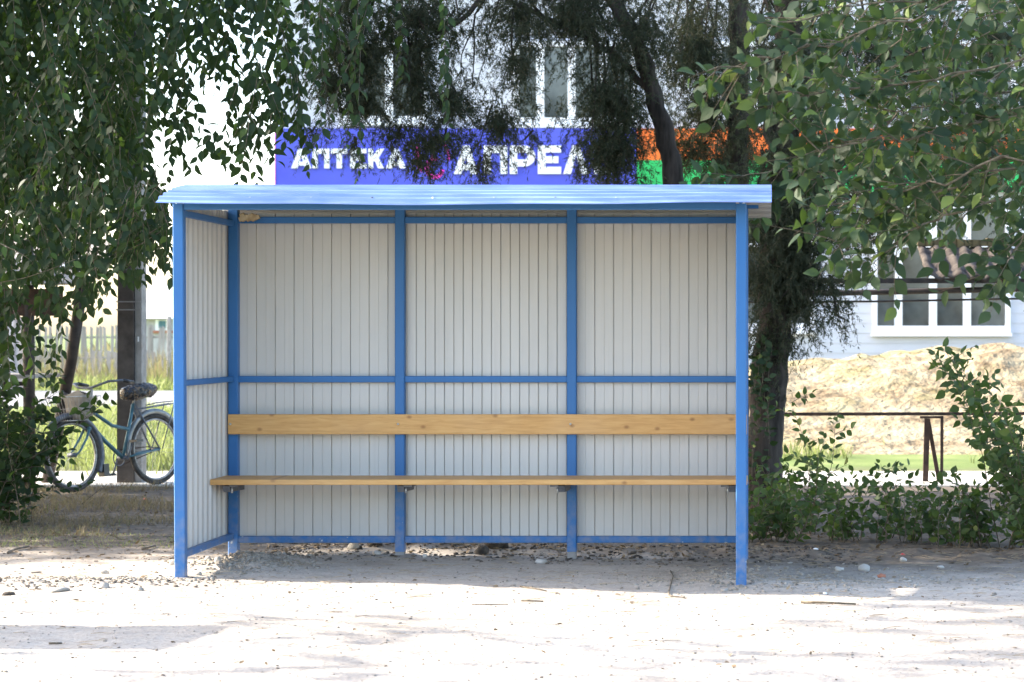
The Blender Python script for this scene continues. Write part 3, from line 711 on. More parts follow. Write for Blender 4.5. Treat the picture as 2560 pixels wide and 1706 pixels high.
# ------------------------------------------------------------------ junipers
def sprays(ctr, d, L, K_=34, seed=1, ln=(0.025,0.065), wd=(0.0045,0.008)):
    r = np.random.default_rng(seed); M_ = len(ctr)
    t = r.uniform(0.02,1.0,(M_,K_)); base = ctr[:,None,:] + d[:,None,:]*(L[:,None]*t)[:,:,None]
    base[:,:,2] -= (0.55*L[:,None]*t*t)
    tan = d[:,None,:] + np.array([0,0,-1.1])*t[:,:,None]; tan /= np.linalg.norm(tan,axis=2)[:,:,None]
    sd = tan + r.normal(0,0.75,(M_,K_,3)); sd[:,:,2] -= 0.25; sd /= np.linalg.norm(sd,axis=2)[:,:,None]
    ll = r.uniform(*ln,(M_,K_))*(1.1-0.4*t); ww = r.uniform(*wd,(M_,K_))
    pr = np.cross(sd, r.normal(0,1,(M_,K_,3))); pr /= np.linalg.norm(pr,axis=2)[:,:,None]
    mid = base + sd*(ll*0.5)[:,:,None]; tip = base + sd*ll[:,:,None]
    V = np.stack([base, mid+pr*(ww/2)[:,:,None], tip, mid-pr*(ww/2)[:,:,None]], 2).reshape(-1,3)
    n = M_*K_; Fc = (np.arange(n)*4)[:,None] + np.array([0,1,2,3])[None]
    tint = np.repeat(np.clip(np.repeat(r.random(M_),K_)*0.75 + r.random(n)*0.25,0,0.99), 4)
    return V, Fc, tint
def juniper(name, root, stems, clumps, label, seed, K_=40):
    """stems: list of (points, r0, r1); clumps: (x,y,rx,ry,z,dz,n) in view pixels"""
    t = empty(name, root, label, 'tree', 'dark junipers behind the shelter')
    b = MB()
    for pts, r0, r1 in stems: limb(b, pts, r0, r1, 10, 6, 0.05)
    b.build('trunk', M['bark'], t)
    r = np.random.default_rng(seed); cs = []; ds = []; br = MB()
    for (x,y,rx,ry,z_,dz,n) in clumps:
        for _ in range(int(n*1.6)):
            rad = abs(r.normal(0,0.74)); an = r.uniform(0,2*math.pi)
            zz = z_ + r.uniform(-dz,dz); p = Q(x+rx*rad*math.cos(an), y+ry*rad*math.sin(an)-14, zz); cs.append(tuple(p))
            ds.append((r.normal(0,0.55), r.normal(0,0.4), r.normal(-0.35,0.35)))
        for _ in range(max(1,n//60)):
            p = Q(x+r.uniform(-.6,.6)*rx, y-ry*0.8, z_); q = Q(x+r.uniform(-1,1)*rx, y+ry*r.uniform(0,.8), z_+r.uniform(-dz,dz))
            br.tube([p, (p+q)/2+rv(0.05), q], [0.012,0.008,0.003], 5, 0, False)
    cs = np.array(cs); ds = np.array(ds); ds /= np.linalg.norm(ds,axis=1)[:,None]
    V, Fc, ti = sprays(cs, ds, r.uniform(0.09,0.24,len(cs)), K_, seed)
    ob = link('crown', np_mesh('crown', V, Fc, M['juniper'], False, ti, t.location), t); ob['kind'] = 'stuff'
    br.build('branches', M['bark'], t)['kind'] = 'stuff'
    return t
za = 16.3
juniper('juniper_tree', (Q(1757,1150,za).x, za, 0),
    [([Q(1757,1180,za),Q(1752,1060,za),Q(1762,950,za),Q(1772,820,za),Q(1785,650,za),Q(1800,400,za),Q(1810,150,za),Q(1815,-120,za),Q(1815,-500,za)], 0.17, 0.10),
     ([Q(1790,600,za),Q(1850,480,za),Q(1930,380,za-0.2),Q(2060,260,za-0.3)], 0.06, 0.02), ([Q(1800,420,za),Q(1760,280,za-0.1),Q(1740,120,za)], 0.05, 0.02)],
    [(1810,150,110,210,za,0.45,520),(1805,480,95,170,za,0.4,760),(1795,640,85,120,za,0.35,560),(1835,590,40,120,za-0.1,0.25,130),
     (1905,660,55,32,za-0.2,0.2,30),(1925,715,28,42,za-0.2,0.15,22),(1775,800,36,90,za,0.2,80),(1850,420,70,110,za,0.4,200),
     (2060,130,250,170,za+0.4,0.5,640),(2010,370,170,80,za+0.3,0.4,200),(1960,520,90,90,za+0.2,0.4,150),(2260,330,140,130,za+0.5,0.4,240),(2300,90,140,150,za+0.5,0.4,260),
     (1815,-250,330,220,za,1.0,700)],
    'dark juniper with the thick trunk right beside the shelter post', 11)
zb = 18.6
juniper('juniper_tree', (Q(1694,1080,zb).x, zb, 0),
    [([Q(1690,1130,zb),Q(1692,800,zb),Q(1696,430,zb),Q(1694,200,zb),Q(1698,-20,zb),Q(1700,-400,zb)], 0.12, 0.085)],
    [(1600,110,95,160,zb,0.5,620),(1630,260,65,110,zb,0.4,250),(1700,330,36,110,zb,0.3,110),(1660,-200,260,180,zb,0.8,400),(1600,360,70,45,zb,0.3,60),(1550,340,30,60,zb,0.3,30),(1665,380,30,40,zb,0.3,36)],
    'dark juniper with the straight upright trunk behind the shelter roof', 12)
zc = 17.6
juniper('juniper_tree', (Q(1600,1100,zc).x, zc, 0),
    [([Q(1600,1170,zc),Q(1585,800,zc),Q(1552,450,zc),Q(1532,330,zc),Q(1500,215,zc),Q(1462,90,zc),Q(1395,-20,zc),Q(1330,-120,zc)], 0.105, 0.055),
     ([Q(1505,225,zc),Q(1400,120,zc),Q(1250,40,zc),Q(1130,-20,zc)], 0.035, 0.012), ([Q(1400,-20,zc),Q(1200,-70,zc),Q(1060,45,zc-0.2),Q(1000,80,zc-0.2)], 0.04, 0.010),
     ([Q(1200,-70,zc),Q(1100,20,zc),Q(1090,120,zc),Q(1085,200,zc)], 0.012, 0.004), ([Q(1090,60,zc),Q(1060,140,zc),Q(1080,230,zc)], 0.007, 0.003), ([Q(1150,-30,zc),Q(1120,100,zc),Q(1092,210,zc)], 0.007, 0.003),
     ([Q(1200,-70,zc),Q(900,-60,zc),Q(760,0,zc)], 0.03, 0.008)],
    [(1390,230,70,180,zc,0.5,330),(1400,345,68,75,zc,0.35,300),(1330,50,100,70,zc,0.5,170),(1470,80,80,110,zc,0.5,190),(1440,270,50,150,zc,0.4,150),
     (1190,150,45,140,zc,0.5,130),(1150,290,55,60,zc,0.4,100),(1040,235,80,75,zc-0.2,0.4,150),(1000,330,100,45,zc-0.2,0.4,110),(1110,390,24,36,zc,0.2,30),
     (960,190,50,150,zc-0.2,0.4,190),(830,130,70,110,zc-0.2,0.4,200),(760,200,65,90,zc-0.2,0.3,130),(840,240,50,50,zc-0.2,0.3,80),(715,312,36,24,zc-0.2,0.2,14),(905,315,30,36,zc-0.2,0.2,30),(975,385,22,34,zc-0.2,0.2,26),
     (960,40,140,90,zc-0.2,0.4,260),(1180,30,70,50,zc,0.3,90),(1330,10,160,50,zc,0.4,160),(800,10,90,60,zc-0.2,0.3,110),(812,345,16,40,zc-0.2,0.1,18),(1225,320,26,26,zc,0.2,10),
     (1100,-220,420,170,zc,0.8,700),(960,110,210,110,zc,0.5,120),(1250,60,220,90,zc,0.5,110),(800,110,120,110,zc-0.3,0.4,80)],
    'dark juniper with the stem that leans left above the roof', 13)

# ------------------------------------------------------------------ right tree: broad leaves close to the camera side of the shelter
tr = empty('broadleaf_tree', (3.0, 9.8, -0.03), 'broad leaved tree whose branches reach in from the right over the roof end', 'tree')
b = MB(); limb(b, [(3.0,9.8,-0.15),(2.95,9.8,1.2),(2.8,9.7,2.4),(2.6,9.6,3.8),(2.5,9.5,5.5)], 0.16, 0.07, 12)
LV = Leaves(); tw = MB()
def bough(pts, zz, dens=0.068, tl_=(0.18,0.38), leaf=0.085, r0=0.0065):
    ps = [Q(x,y,zz+dz) for (x,y,dz) in pts]; out = limb(tw, ps, r0, 0.003, 6, 6, 0.09)
    L = sum((out[i+1]-out[i]).length for i in range(len(out)-1)); n = int(L/dens)
    for i in range(n):
        t = (i+rng.random())/n*(len(out)-1.001); k_ = int(t); p = out[k_].lerp(out[k_+1], t-k_); d = (out[k_+1]-out[k_]).normalized()
        if p.x*F/p.y+CX > 2760: continue
        s_ = rng.choice((-1,1)); up = Vector((0,0,1))
        dd = d*0.7 + up*s_*0.55*rng.random() + rv(0.3)
        strand(LV, tw, p, dd, rng.uniform(*tl_), 0.9, leaf, 0.045, 0.003, 0.25, 0.55)
    strand(LV, tw, out[-1], d, 0.15, 0.3, leaf, 0.035, 0.003, 0.2, 0.7)
    return out
zr = 9.3
starts = []
for pts in ([(2600,-110,0.1),(2150,20,0),(1900,110,-0.1),(1640,158,-0.2)], [(2600,60,0.2),(2200,170,0.1),(1950,205,0),(1770,215,0)],
            [(2600,200,0),(2200,290,0.1),(2000,325,0),(1880,345,-0.1)], [(2600,300,-0.2),(2250,390,-0.1),(2050,440,0),(1910,470,0)],
            [(2600,380,0.1),(2250,470,0),(2120,520,0),(2050,570,0)], [(2600,330,0.3),(2200,425,0.2),(2010,495,0.1),(1925,560,0)],
            [(2600,430,0),(2400,500,0),(2330,580,0),(2290,625,0)], 
            [(2600,-160,0),(2250,-20,0.2),(2000,10,0.1),(1810,50,0)], [(2600,480,0.2),(2450,540,0.2),(2370,590,0.1),(2345,615,0)], [(2600,130,0.5),(2350,200,0.4),(2150,240,0.4),(2000,260,0.4)],
            [(2600,250,0.5),(2350,340,0.4),(2180,420,0.4),(2080,500,0.3)]):
    bough(pts, zr); starts.append(Q(2600, pts[0][1], zr+pts[0][2]))
for pts in ([(2150,330,0.3),(1990,360,0.1),(1850,385,0),(1680,405,0)], [(2100,350,0.2),(1900,400,0),(1790,450,0)]): bough(pts, 14.3, 0.08, (0.2,0.4), 0.12)
for _ in range(70):
    strand(LV, tw, Q(rng.uniform(1850,2480), rng.uniform(-120,260), rng.uniform(9.3,10.8)), (rng.gauss(-0.4,0.6), rng.gauss(0,0.3), rng.gauss(-0.2,0.4)), rng.uniform(0.3,0.55), 0.8, 0.085, 0.045, 0.003, 0.3)
for _ in range(230):
    strand(LV, tw, Q(rng.uniform(1880,2520), rng.uniform(-140,470), rng.uniform(12.6,14.6)), (rng.gauss(-0.4,0.6), rng.gauss(0,0.3), rng.gauss(-0.2,0.4)), rng.uniform(0.3,0.55), 0.9, 0.088, 0.045, 0.003, 0.3)
for _ in range(45):
    strand(LV, tw, Q(rng.uniform(2060,2480), rng.uniform(240,440), rng.uniform(9.3,10.6)), (rng.gauss(-0.4,0.6), rng.gauss(0,0.3), rng.gauss(-0.2,0.4)), rng.uniform(0.25,0.45), 0.8, 0.085, 0.045, 0.003, 0.3)
for s_ in starts: limb(b, [(2.75,9.65,2.5+0.3*rng.random()), (Vector((2.75,9.65,2.8))+s_)/2+Vector((0,0,0.06)), s_], 0.03, 0.013, 6)
b.build('trunk', M['bark2'], tr); tw.build('twigs', M['twig'], tr)['kind'] = 'stuff'
LV.finish(tr, M['leaf2'], 300, 1.12, seed=8)

# ------------------------------------------------------------------ shrubs and saplings
def shrub(x, z_, h, wdt, n, label, leaf=0.072, group='shrubs on the verge', single=60, lean=0.0, up=1.0, seed=1, mat='shrubleaf'):
    p = Q(x, 0, z_); gx = p.x; gy = z_; base = (gx, gy, g1(gx, gy))
    t = empty('shrub', base, label, 'shrub', group); LV = Leaves(); tw = MB()
    for _ in range(int(n*0.8)):
        q = Vector(base) + Vector((rng.gauss(0,wdt*0.4), rng.gauss(0,wdt*0.3), 0)); q.z = g1(q.x,q.y)-0.01
        L = h*rng.uniform(0.5,1.1)
        pts = strand(LV, tw, q, (rng.gauss(lean,0.32), rng.gauss(0,0.3), up), L, 0.35 if L < 0.8 else 0.6, leaf, 0.04, 0.005, 0.15, 0.5)
        for _k in range(int(L/0.16)):
            s0 = pts[rng.randrange(len(pts)//3, len(pts))]
            strand(LV, tw, s0, (rng.gauss(0,0.7), rng.gauss(0,0.5), 0.4), rng.uniform(0.12,0.26), 1.2, leaf, 0.036, 0.003, 0.2, 0.5)
    tw.build('stems', M['twig'], t)['kind'] = 'stuff'; LV.finish(t, M[mat], single, 1.1, seed=seed)
shrub(1780, 14.6, 0.42, 0.30, 30, 'dense low shrub growing at the foot of the right shelter post', seed=21)
shrub(1800, 15.6, 0.50, 0.35, 22, 'low shrub around the base of the thick juniper trunk', seed=22)
shrub(1872, 15.2, 1.02, 0.10, 7, 'tall thin sapling just right of the thick juniper trunk', 0.068, lean=0.02, seed=23)
shrub(1945, 14.7, 0.34, 0.30, 18, 'low sparse shrub between the two tall saplings', seed=24)
shrub(2040, 15.0, 0.74, 0.16, 8, 'knee high sapling left of the trestle legs', 0.066, seed=25)
shrub(2110, 14.5, 0.42, 0.40, 26, 'spreading shrub in front of the trestle legs', seed=26)
shrub(2235, 14.4, 0.45, 0.36, 28, 'bushy shrub on the verge near the right edge', seed=27)
shrub(2375, 14.2, 1.45, 0.22, 24, 'tall shrub that rises at the right edge of the view', 0.085, lean=-0.10, seed=28)
shrub(2450, 14.0, 1.1, 0.3, 20, 'leafy shrub cut off by the right edge of the view', 0.07, lean=-0.1, seed=29, single=20)
shrub(-5, 15.8, 1.15, 0.30, 28, 'tall dark bush in front of the pipe posts at the left edge', 0.09, lean=-0.03, seed=30, single=120, mat='leaf')
shrub(-70, 15.4, 0.9, 0.4, 26, 'dark bush cut off by the left edge of the view', 0.08, seed=31, single=30, mat='leaf')
# ivy on the trunk
iv = empty('climbing_vine', (Q(1757,1150,16.1).x, 16.1, 0), 'pale leaved vine climbing up the front of the thick juniper trunk', 'vine'); LV = Leaves(); tw = MB()
for _ in range(20):
    x = rng.uniform(1722,1788); y0 = rng.uniform(900,1150)
    strand(LV, tw, Q(x,y0,16.08), (rng.gauss(0,0.15),-0.02,1), rng.uniform(0.2,0.45), -0.1, 0.065, 0.06, 0.003, 0.3, 0.8)
for x, y0 in ((1740,880),(1752,870),(1765,880),(1745,910)): strand(LV, tw, Q(x,y0,16.05), (0.1,-0.05,1), 0.3, 0.3, 0.085, 0.045, 0.003, 0.1, 0.9)
tw.build('stems', M['twig'], iv)['kind'] = 'stuff'; LV.finish(iv, M['leaf2'], 80, 1.2, seed=33)

# ------------------------------------------------------------------ grass, litter, pebbles (stuff)
def blades(name, n, xr, yr, hr, wd, mat, seed, mask=None, lean=0.35):
    r = np.random.default_rng(seed); x = r.uniform(*xr,n); y = r.uniform(*yr,n)
    if mask is not None: k_ = mask(x,y,r); x, y = x[k_], y[k_]; n = len(x)
    z_ = gz(x,y)-0.005; h = r.uniform(*hr,n)*(0.5+0.9*vnoise(x,y,0.8,seed)); a = r.uniform(0,math.pi,n); dx, dy = np.cos(a)*wd/2, np.sin(a)*wd/2
    lx, ly = r.normal(0,lean,n)*h, r.normal(0,lean,n)*h
    V = np.stack([np.stack([x-dx,y-dy,z_],1), np.stack([x+dx,y+dy,z_],1), np.stack([x+lx*.45+dx*.7,y+ly*.45+dy*.7,z_+h*.6],1), np.stack([x+lx,y+ly,z_+h*(1-0.3*np.hypot(lx,ly)/h)],1), np.stack([x+lx*.45-dx*.7,y+ly*.45-dy*.7,z_+h*.6],1)],1).reshape(-1,3)
    i = (np.arange(n)*5)[:,None]; Fc = np.concatenate([i+np.array([[0,1,2]]), i+np.array([[0,2,4]]), i+np.array([[4,2,3]])])
    o = link(name, np_mesh(name, V, Fc, mat, False, np.repeat(r.random(n),5))); return tag(o, kind='stuff')
blades('lawn_grass', 26000, (-14,-4.2), (21.5,40.3), (0.08,0.26), 0.016, M['grass'], 41)
blades('lawn_grass', 9000, (-3,7.5), (21.5,25.2), (0.05,0.20), 0.014, M['grass'], 42, lambda x,y,r: vnoise(x,y,0.9,9) > 0.45)
blades('verge_grass', 9000, (-30,-12), (51.5,62), (0.2,0.5), 0.04, M['grass'], 43)
blades('tall_weeds', 5200, (-30,-12.5), (53.5,66), (0.35,1.2), 0.05, M['weed'], 44, None, 0.15)
blades('tall_weeds', 700, (-8,-5.2), (20.6,23), (0.3,0.75), 0.014, M['grass'], 47, lambda x,y,r: vnoise(x,y,1.7,5) > 0.45, 0.25)
blades('dry_grass', 12000, (-7.6,-4.0), (14.6,19.3), (0.03,0.13), 0.006, M['drygrass'], 45, lambda x,y,r: (vnoise(x,y,1.5,12) + 0.45*(-(x+4.2)/2.5)) > 0.62, 0.7)
blades('low_grass', 3500, (-7.6,-3.7), (13.9,15.4), (0.015,0.05), 0.005, M['grass'], 46, lambda x,y,r: vnoise(x,y,2.0,14) > 0.5, 0.7)
blades('mound_weeds', 900, (-1,7), (25,31), (0.1,0.3), 0.02, M['grass'], 48, lambda x,y,r: vnoise(x,y,1.2,15) > 0.66)
def litter(name, n, xr, yr, mat, seed, size=(0.02,0.05), mask=None):
    r = np.random.default_rng(seed); x = r.uniform(*xr,n); y = r.uniform(*yr,n)
    if mask is not None: k_ = mask(x,y,r); x, y = x[k_], y[k_]; n = len(x)
    z_ = gz(x,y)+0.006; L = r.uniform(*size,n); a = np.stack([r.normal(0,1,n), r.normal(0,1,n), r.normal(0,0.25,n)],1); a /= np.linalg.norm(a,axis=1)[:,None]
    nn = np.stack([r.normal(0,.35,n), r.normal(0,.35,n), np.ones(n)],1); x_ = np.cross(a,nn); x_ /= np.linalg.norm(x_,axis=1)[:,None]; zz = np.cross(x_,a)
    B = np.stack([x_,a,zz],1)*L[:,None,None]; V = np.einsum('vk,nkj->nvj', LT, B) + np.stack([x,y,z_],1)[:,None,:]
    Fc = LF[None] + (np.arange(n)*len(LT))[:,None,None]
    return tag(link(name, np_mesh(name, V.reshape(-1,3), Fc.reshape(-1,3), mat, True, np.repeat(r.random(n),len(LT)))), kind='stuff')
litter('leaf_litter', 3200, (-3.6,3.2), (13.2,16.2), M['litter'], 51, (0.02,0.055), lambda x,y,r: r.random(len(x)) < 0.25+0.75*sstep(13.2,14.0,y))
litter('leaf_litter', 1800, (-7.2,-3.6), (13.2,19), M['litter'], 52, (0.02,0.05))
litter('leaf_litter', 260, (-4.5,2.2), (9.0,13.2), M['litter'], 53, (0.015,0.04))
# straws and small sticks
def straws(n, xr, yr, seed, mat):
    r = np.random.default_rng(seed); b = MB()
    for _ in range(n):
        x = r.uniform(*xr); y = r.uniform(*yr); a = r.normal(0,0.5); L = r.uniform(0.03,0.14); z_ = g1(x,y)+0.006
        p = Vector((x,y,z_)); q = Vector((x+L*math.cos(a), y+L*math.sin(a), g1(x+L*math.cos(a),y+L*math.sin(a))+0.007)); mid = (p+q)/2+Vector((0,r.normal(0,0.1)*L,0.004))
        b.tube([p,mid,q], [0.0012,0.0015,0.0008], 4)
    return tag(b.build('straw_litter', mat), kind='stuff')
straws(260, (-4.6,2.0), (9.3,12.4), 55, M['straw']); straws(380, (-3.5,2.0), (12.2,14.2), 57, M['straw']); straws(240, (-6.8,-3.6), (12.0,18.0), 56, M['straw'])
ICO = None
def ico():
    t = (1+5**.5)/2; v = np.array([(-1,t,0),(1,t,0),(-1,-t,0),(1,-t,0),(0,-1,t),(0,1,t),(0,-1,-t),(0,1,-t),(t,0,-1),(t,0,1),(-t,0,-1),(-t,0,1)])/math.hypot(1,t)
    f = np.array([(0,11,5),(0,5,1),(0,1,7),(0,7,10),(0,10,11),(1,5,9),(5,11,4),(11,10,2),(10,7,6),(7,1,8),(3,9,4),(3,4,2),(3,2,6),(3,6,8),(3,8,9),(4,9,5),(2,4,11),(6,2,10),(8,6,7),(9,8,1)]); return v, f
IV, IF = ico()
def pebbles(name, n, pos, size, mat, seed, flat=0.6):
    r = np.random.default_rng(seed); x, y = pos(r,n); n = len(x); s_ = r.uniform(*size,n)**1.0; s_ = size[0]+(size[1]-size[0])*r.random(n)**3
    sc = np.stack([s_*r.uniform(.7,1.3,n), s_*r.uniform(.7,1.3,n), s_*flat*r.uniform(.7,1.2,n)],1)
    V = IV[None]*sc[:,None,:]*(1+r.normal(0,.2,(n,12,1))); an = r.uniform(0,6.28,n); c_, s2 = np.cos(an)[:,None], np.sin(an)[:,None]
    V = np.stack([V[:,:,0]*c_-V[:,:,1]*s2, V[:,:,0]*s2+V[:,:,1]*c_, V[:,:,2]],2) + np.stack([x,y,gz(x,y)+sc[:,2]*0.35],1)[:,None,:]
    Fc = IF[None] + (np.arange(n)*12)[:,None,None]
    return tag(link(name, np_mesh(name, V.reshape(-1,3), Fc.reshape(-1,3), mat)), kind='stuff')
uni = lambda a,b,c_,d: (lambda r,n: (r.uniform(a,b,n), r.uniform(c_,d,n)))
gau = lambda mx,sx,my,sy: (lambda r,n: (r.normal(mx,sx,n), r.normal(my,sy,n)))
pebbles('gravel', 3200, uni(-4.8,2.2,8.4,13.0), (0.002,0.009), M['rubble'], 61)
pebbles('gravel', 420, uni(-4.8,2.2,8.4,13.0), (0.003,0.010), M['darkrubble'], 62)
pebbles('rubble', 1500, gau(-3.33,0.17,12.93,0.25), (0.003,0.017), M['rubble'], 63, 0.75)
pebbles('rubble', 1000, gau(-4.05,0.45,12.05,0.13), (0.002,0.013), M['rubble'], 64)
pebbles('rubble', 800, gau(-4.15,0.45,11.95,0.15), (0.003,0.014), M['darkrubble'], 65, 0.5)  # dark dirt bits, some added in place of shadows in this row
pebbles('rubble', 160, gau(0.75,0.5,12.3,0.2), (0.004,0.020), M['stone'], 66)
pebbles('rubble', 900, gau(0.5,0.7,12.5,0.3), (0.003,0.014), M['rubble'], 71)
pebbles('rubble', 900, gau(-0.15,0.35,12.5,0.3), (0.003,0.017), M['rubble'], 67)
pebbles('rubble', 1100, uni(-3.5,0.6,13.3,14.3), (0.004,0.020), M['clod'], 68)
pebbles('rubble', 900, uni(-3.5,0.6,13.1,14.0), (0.004,0.018), M['darkrubble'], 69)
pebbles('rubble', 1400, uni(-7,-3.7,12.6,17), (0.003,0.014), M['darkrubble'], 70)
# ------------------------------------------------------------------ single stones, sticks, litter
def lump(name, px, py, wpx, hpx, mat, label, cat, group=None, seed=0):
    zz = 1.5*F/(py-CY)
    for _ in range(4):
        x = (px-CX)*zz/F; zz = (EYE-g1(x,zz))*F/(py-CY)
    x = (px-CX)*zz/F; r = np.random.default_rng(seed+int(px)*7+int(py)); sx = wpx*zz/F/2; sz = hpx*zz/F
    V = IV.copy(); mid = {}; Fc = []; vl = [tuple(v) for v in IV]
    def mp(a, b_):
        k_ = (min(a,b_),max(a,b_))
        if k_ not in mid:
            q = (np.array(vl[a])+np.array(vl[b_])); q /= np.linalg.norm(q); mid[k_] = len(vl); vl.append(tuple(q))
        return mid[k_]
    for a,b_,c_ in IF:
        d,e,f_ = mp(a,b_), mp(b_,c_), mp(c_,a); Fc += [(a,d,f_),(d,b_,e),(f_,e,c_),(d,e,f_)]
    V = np.array(vl)*(1+r.normal(0,.12,(len(vl),1))); V = V*np.array([sx,sx*0.8,sz*0.62]); V[:,2] = np.maximum(V[:,2], -sz*0.3)
    an = r.uniform(-0.4,0.4); c_, s2 = math.cos(an), math.sin(an)
    V = np.stack([V[:,0]*c_-V[:,2]*s2*0.3, V[:,1], V[:,2]+V[:,0]*s2*0.3],1)
    o = link(name, np_mesh(name, V, Fc, mat), None, (x, zz, g1(x,zz)+sz*0.2)); return tag(o, label, cat, group)
lump('clod', 1240, 1372, 62, 36, M['clod'], 'biggest dark earth clod behind the middle of the shelter', 'clod', 'dark clods behind the back wall')
lump('clod', 1205, 1376, 38, 26, M['clod'], 'dark flat clod just left of the biggest clod', 'clod', 'dark clods behind the back wall')
lump('clod', 938, 1374, 40, 28, M['clod'], 'dark clod lying left of the second shelter post', 'clod', 'dark clods behind the back wall')
lump('clod', 1024, 1372, 22, 30, M['clod'], 'dark upright clod right against the second shelter post', 'clod', 'dark clods behind the back wall')
lump('clod', 884, 1374, 36, 20, M['stone'], 'grey clod in the row behind the left bay', 'clod', 'dark clods behind the back wall')
for i, (px, py, w_, h_) in enumerate(((1352,1408,30,14),(943,1392,24,12),(1062,1394,12,12))):
    lump('stone', px, py, w_, h_, M['whitestone'], ('pale grey stone right in front of the third shelter post','pale stone left of the second post foot','small white pebble right of the second post')[i], 'stone', 'loose stones on the dirt')
for i, (px, py, w_, h_) in enumerate(((2098,1427,24,13),(2160,1426,34,20),(2258,1398,18,13),(2352,1421,16,9))):
    lump('stone', px, py, w_, h_, M['whitestone'], ('white stone nearest the right shelter post on the shaded dirt','largest white stone on the shaded dirt right of the shelter','white stone beside the red scrap on the right','small white stone farthest right on the shaded dirt')[i], 'stone', 'loose stones on the dirt')
lump('brick_fragment', 2203, 1444, 26, 11, M['brick'], 'reddish brick fragment among the white stones on the right', 'brick fragment')
lump('stone', 2355, 1345, 44, 28, M['stone'], 'grey stone half hidden under the shrubs on the right', 'stone', 'loose stones on the dirt')
for i, (px, py, w_, h_) in enumerate(((262,1470,24,17),(150,1478,46,13),(350,1477,20,12),(22,1488,34,10),(432,1412,20,16),(262,1434,22,12))):
    lump('stone', px, py, w_, h_, M['stone'] if i != 3 else M['clod'], ('grey stone in the middle of the rubble line left of the shelter','broad flat stone in the sunlit rubble at the left','small round stone below the left front post','dark flat stone at the far left end of the rubble line','pale stone beside the foot of the left front post','upper stone of the rubble line left of the shelter')[i], 'stone', 'loose stones on the dirt')
for i, (px, py, w_, h_) in enumerate(((545,1408,20,20),(520,1400,18,13),(600,1392,14,12),(575,1412,12,10),(497,1438,16,10))):
    lump('stone', px, py, w_, h_, M['stone'], ('largest stone on the gravel heap inside the left post','stone high on the gravel heap beside the side wall','stone on the right slope of the gravel heap','small stone low on the gravel heap','stone at the front of the gravel heap by the post')[i], 'stone', 'stones on the gravel heap')
lump('litter', 364, 1250, 9, 6, M['red'], 'tiny bright red scrap on the shaded dirt near the bicycle', 'litter')
lump('litter', 2256, 1386, 13, 8, M['red'], 'tiny dark red scrap under the shrubs on the right', 'litter')
lump('litter', 2062, 1485, 12, 5, M['white'], 'tiny white scrap on the shaded dirt right of the shelter', 'litter')
lump('litter', 2040, 1378, 14, 4, M['white'], 'thin white scrap under the shrubs by the right post', 'litter')
def stick(pts, r_, label, mat='twig', lift=0.0):
    b = MB(); ps = []
    for i, (px, py) in enumerate(pts):
        zz = 1.5*F/(py-CY); x = (px-CX)*zz/F; ps.append(Vector((x, zz, g1(x,zz)+r_+0.003+lift*math.sin(math.pi*i/max(1,len(pts)-1)))))
    b.tube(ps, [r_*(1-0.4*i/len(ps)) for i in range(len(ps))], 6); b.thing('stick', M[mat], label, 'stick', 'sticks lying on the dirt')
stick([(20,1389),(38,1380),(72,1373)], 0.010, 'dark crooked stick on the shaded dirt at the left edge', 'bark2')
stick([(78,1438),(104,1437)], 0.007, 'short dark stick at the border of sun and shade on the left', 'bark2')
stick([(2002,1497),(2060,1498),(2140,1500)], 0.008, 'long pale stick on the shadow border right of the shelter')
stick([(1676,1415),(1683,1430),(1672,1470),(1674,1480),(1712,1484)], 0.004, 'thin pale forked twig lying in front of the right bay')
stick([(1300,1463),(1332,1467),(1366,1474)], 0.004, 'thin pale straw stalk in front of the middle bay')
stick([(122,1610),(155,1609)], 0.006, 'short brown stick in the sunlit foreground at the left')
stick([(1303,1501),(1358,1501)], 0.005, 'brown stick in the sun in front of the middle bay')
stick([(1180,1514),(1270,1509)], 0.003, 'thin brown stalk left of the brown stick in the sun')
stick([(625,1361),(648,1354)], 0.012, 'dark stick under the left end of the back wall', 'bark')
stick([(355,1377),(388,1369)], 0.009, 'dark knobby stick on the shaded dirt left of the shelter post', 'bark2')
stick([(205,1262),(250,1243),(300,1218)], 0.004, 'thin dark stalk leaning between the bicycle wheels', 'bark', 0.06)

# ------------------------------------------------------------------ concrete pole
pz = 19.9
px0 = P(319,1215,pz); pl = empty('utility_pole', (px0.x, pz, 0), 'concrete utility pole with a dark face and a pale right face behind the bicycle', 'utility pole')
cw = 0.084; x0 = px0.x
b = MB()
def quadpole(xa, xb, taper, y0, y1):
    H = 8.0; t = taper
    return [(xa,y0,-0.2),(xb,y0,-0.2),(xb,y1,-0.2),(xa,y1,-0.2),(xa+t,y0+t,H),(xb-t*0.2,y0+t,H),(xb-t*0.2,y1-t,H),(xa+t,y1-t,H)]
BF = [(3,2,1,0),(4,5,6,7),(0,1,5,4),(1,2,6,5),(2,3,7,6),(3,0,4,7)]
b.add(quadpole(x0-cw, x0+cw, 0.03, pz-0.08, pz+0.10), BF); b.build('shaft', M['darkconcrete'], pl)
b = MB(); b.add(quadpole(x0+cw+0.001, x0+cw+0.07, 0.012, pz-0.05, pz+0.11), BF); b.build('pale_side', M['concrete'], pl)  # separate paler strip along the right side of the dark shaft
b = MB(); b.box((x0+cw+0.032,pz-0.054,1.41),(x0+cw+0.046,pz-0.0505,1.46)); b.build('number_plate', M['white'], pl)
for zz in (1.72, 1.80, 2.12):
    b = MB(); b.box((x0-cw-0.004,pz-0.088,zz),(x0+cw+0.072,pz-0.0805,zz+0.012)); b.build('band', M['steel'] if zz > 2 else M['concrete'], pl)

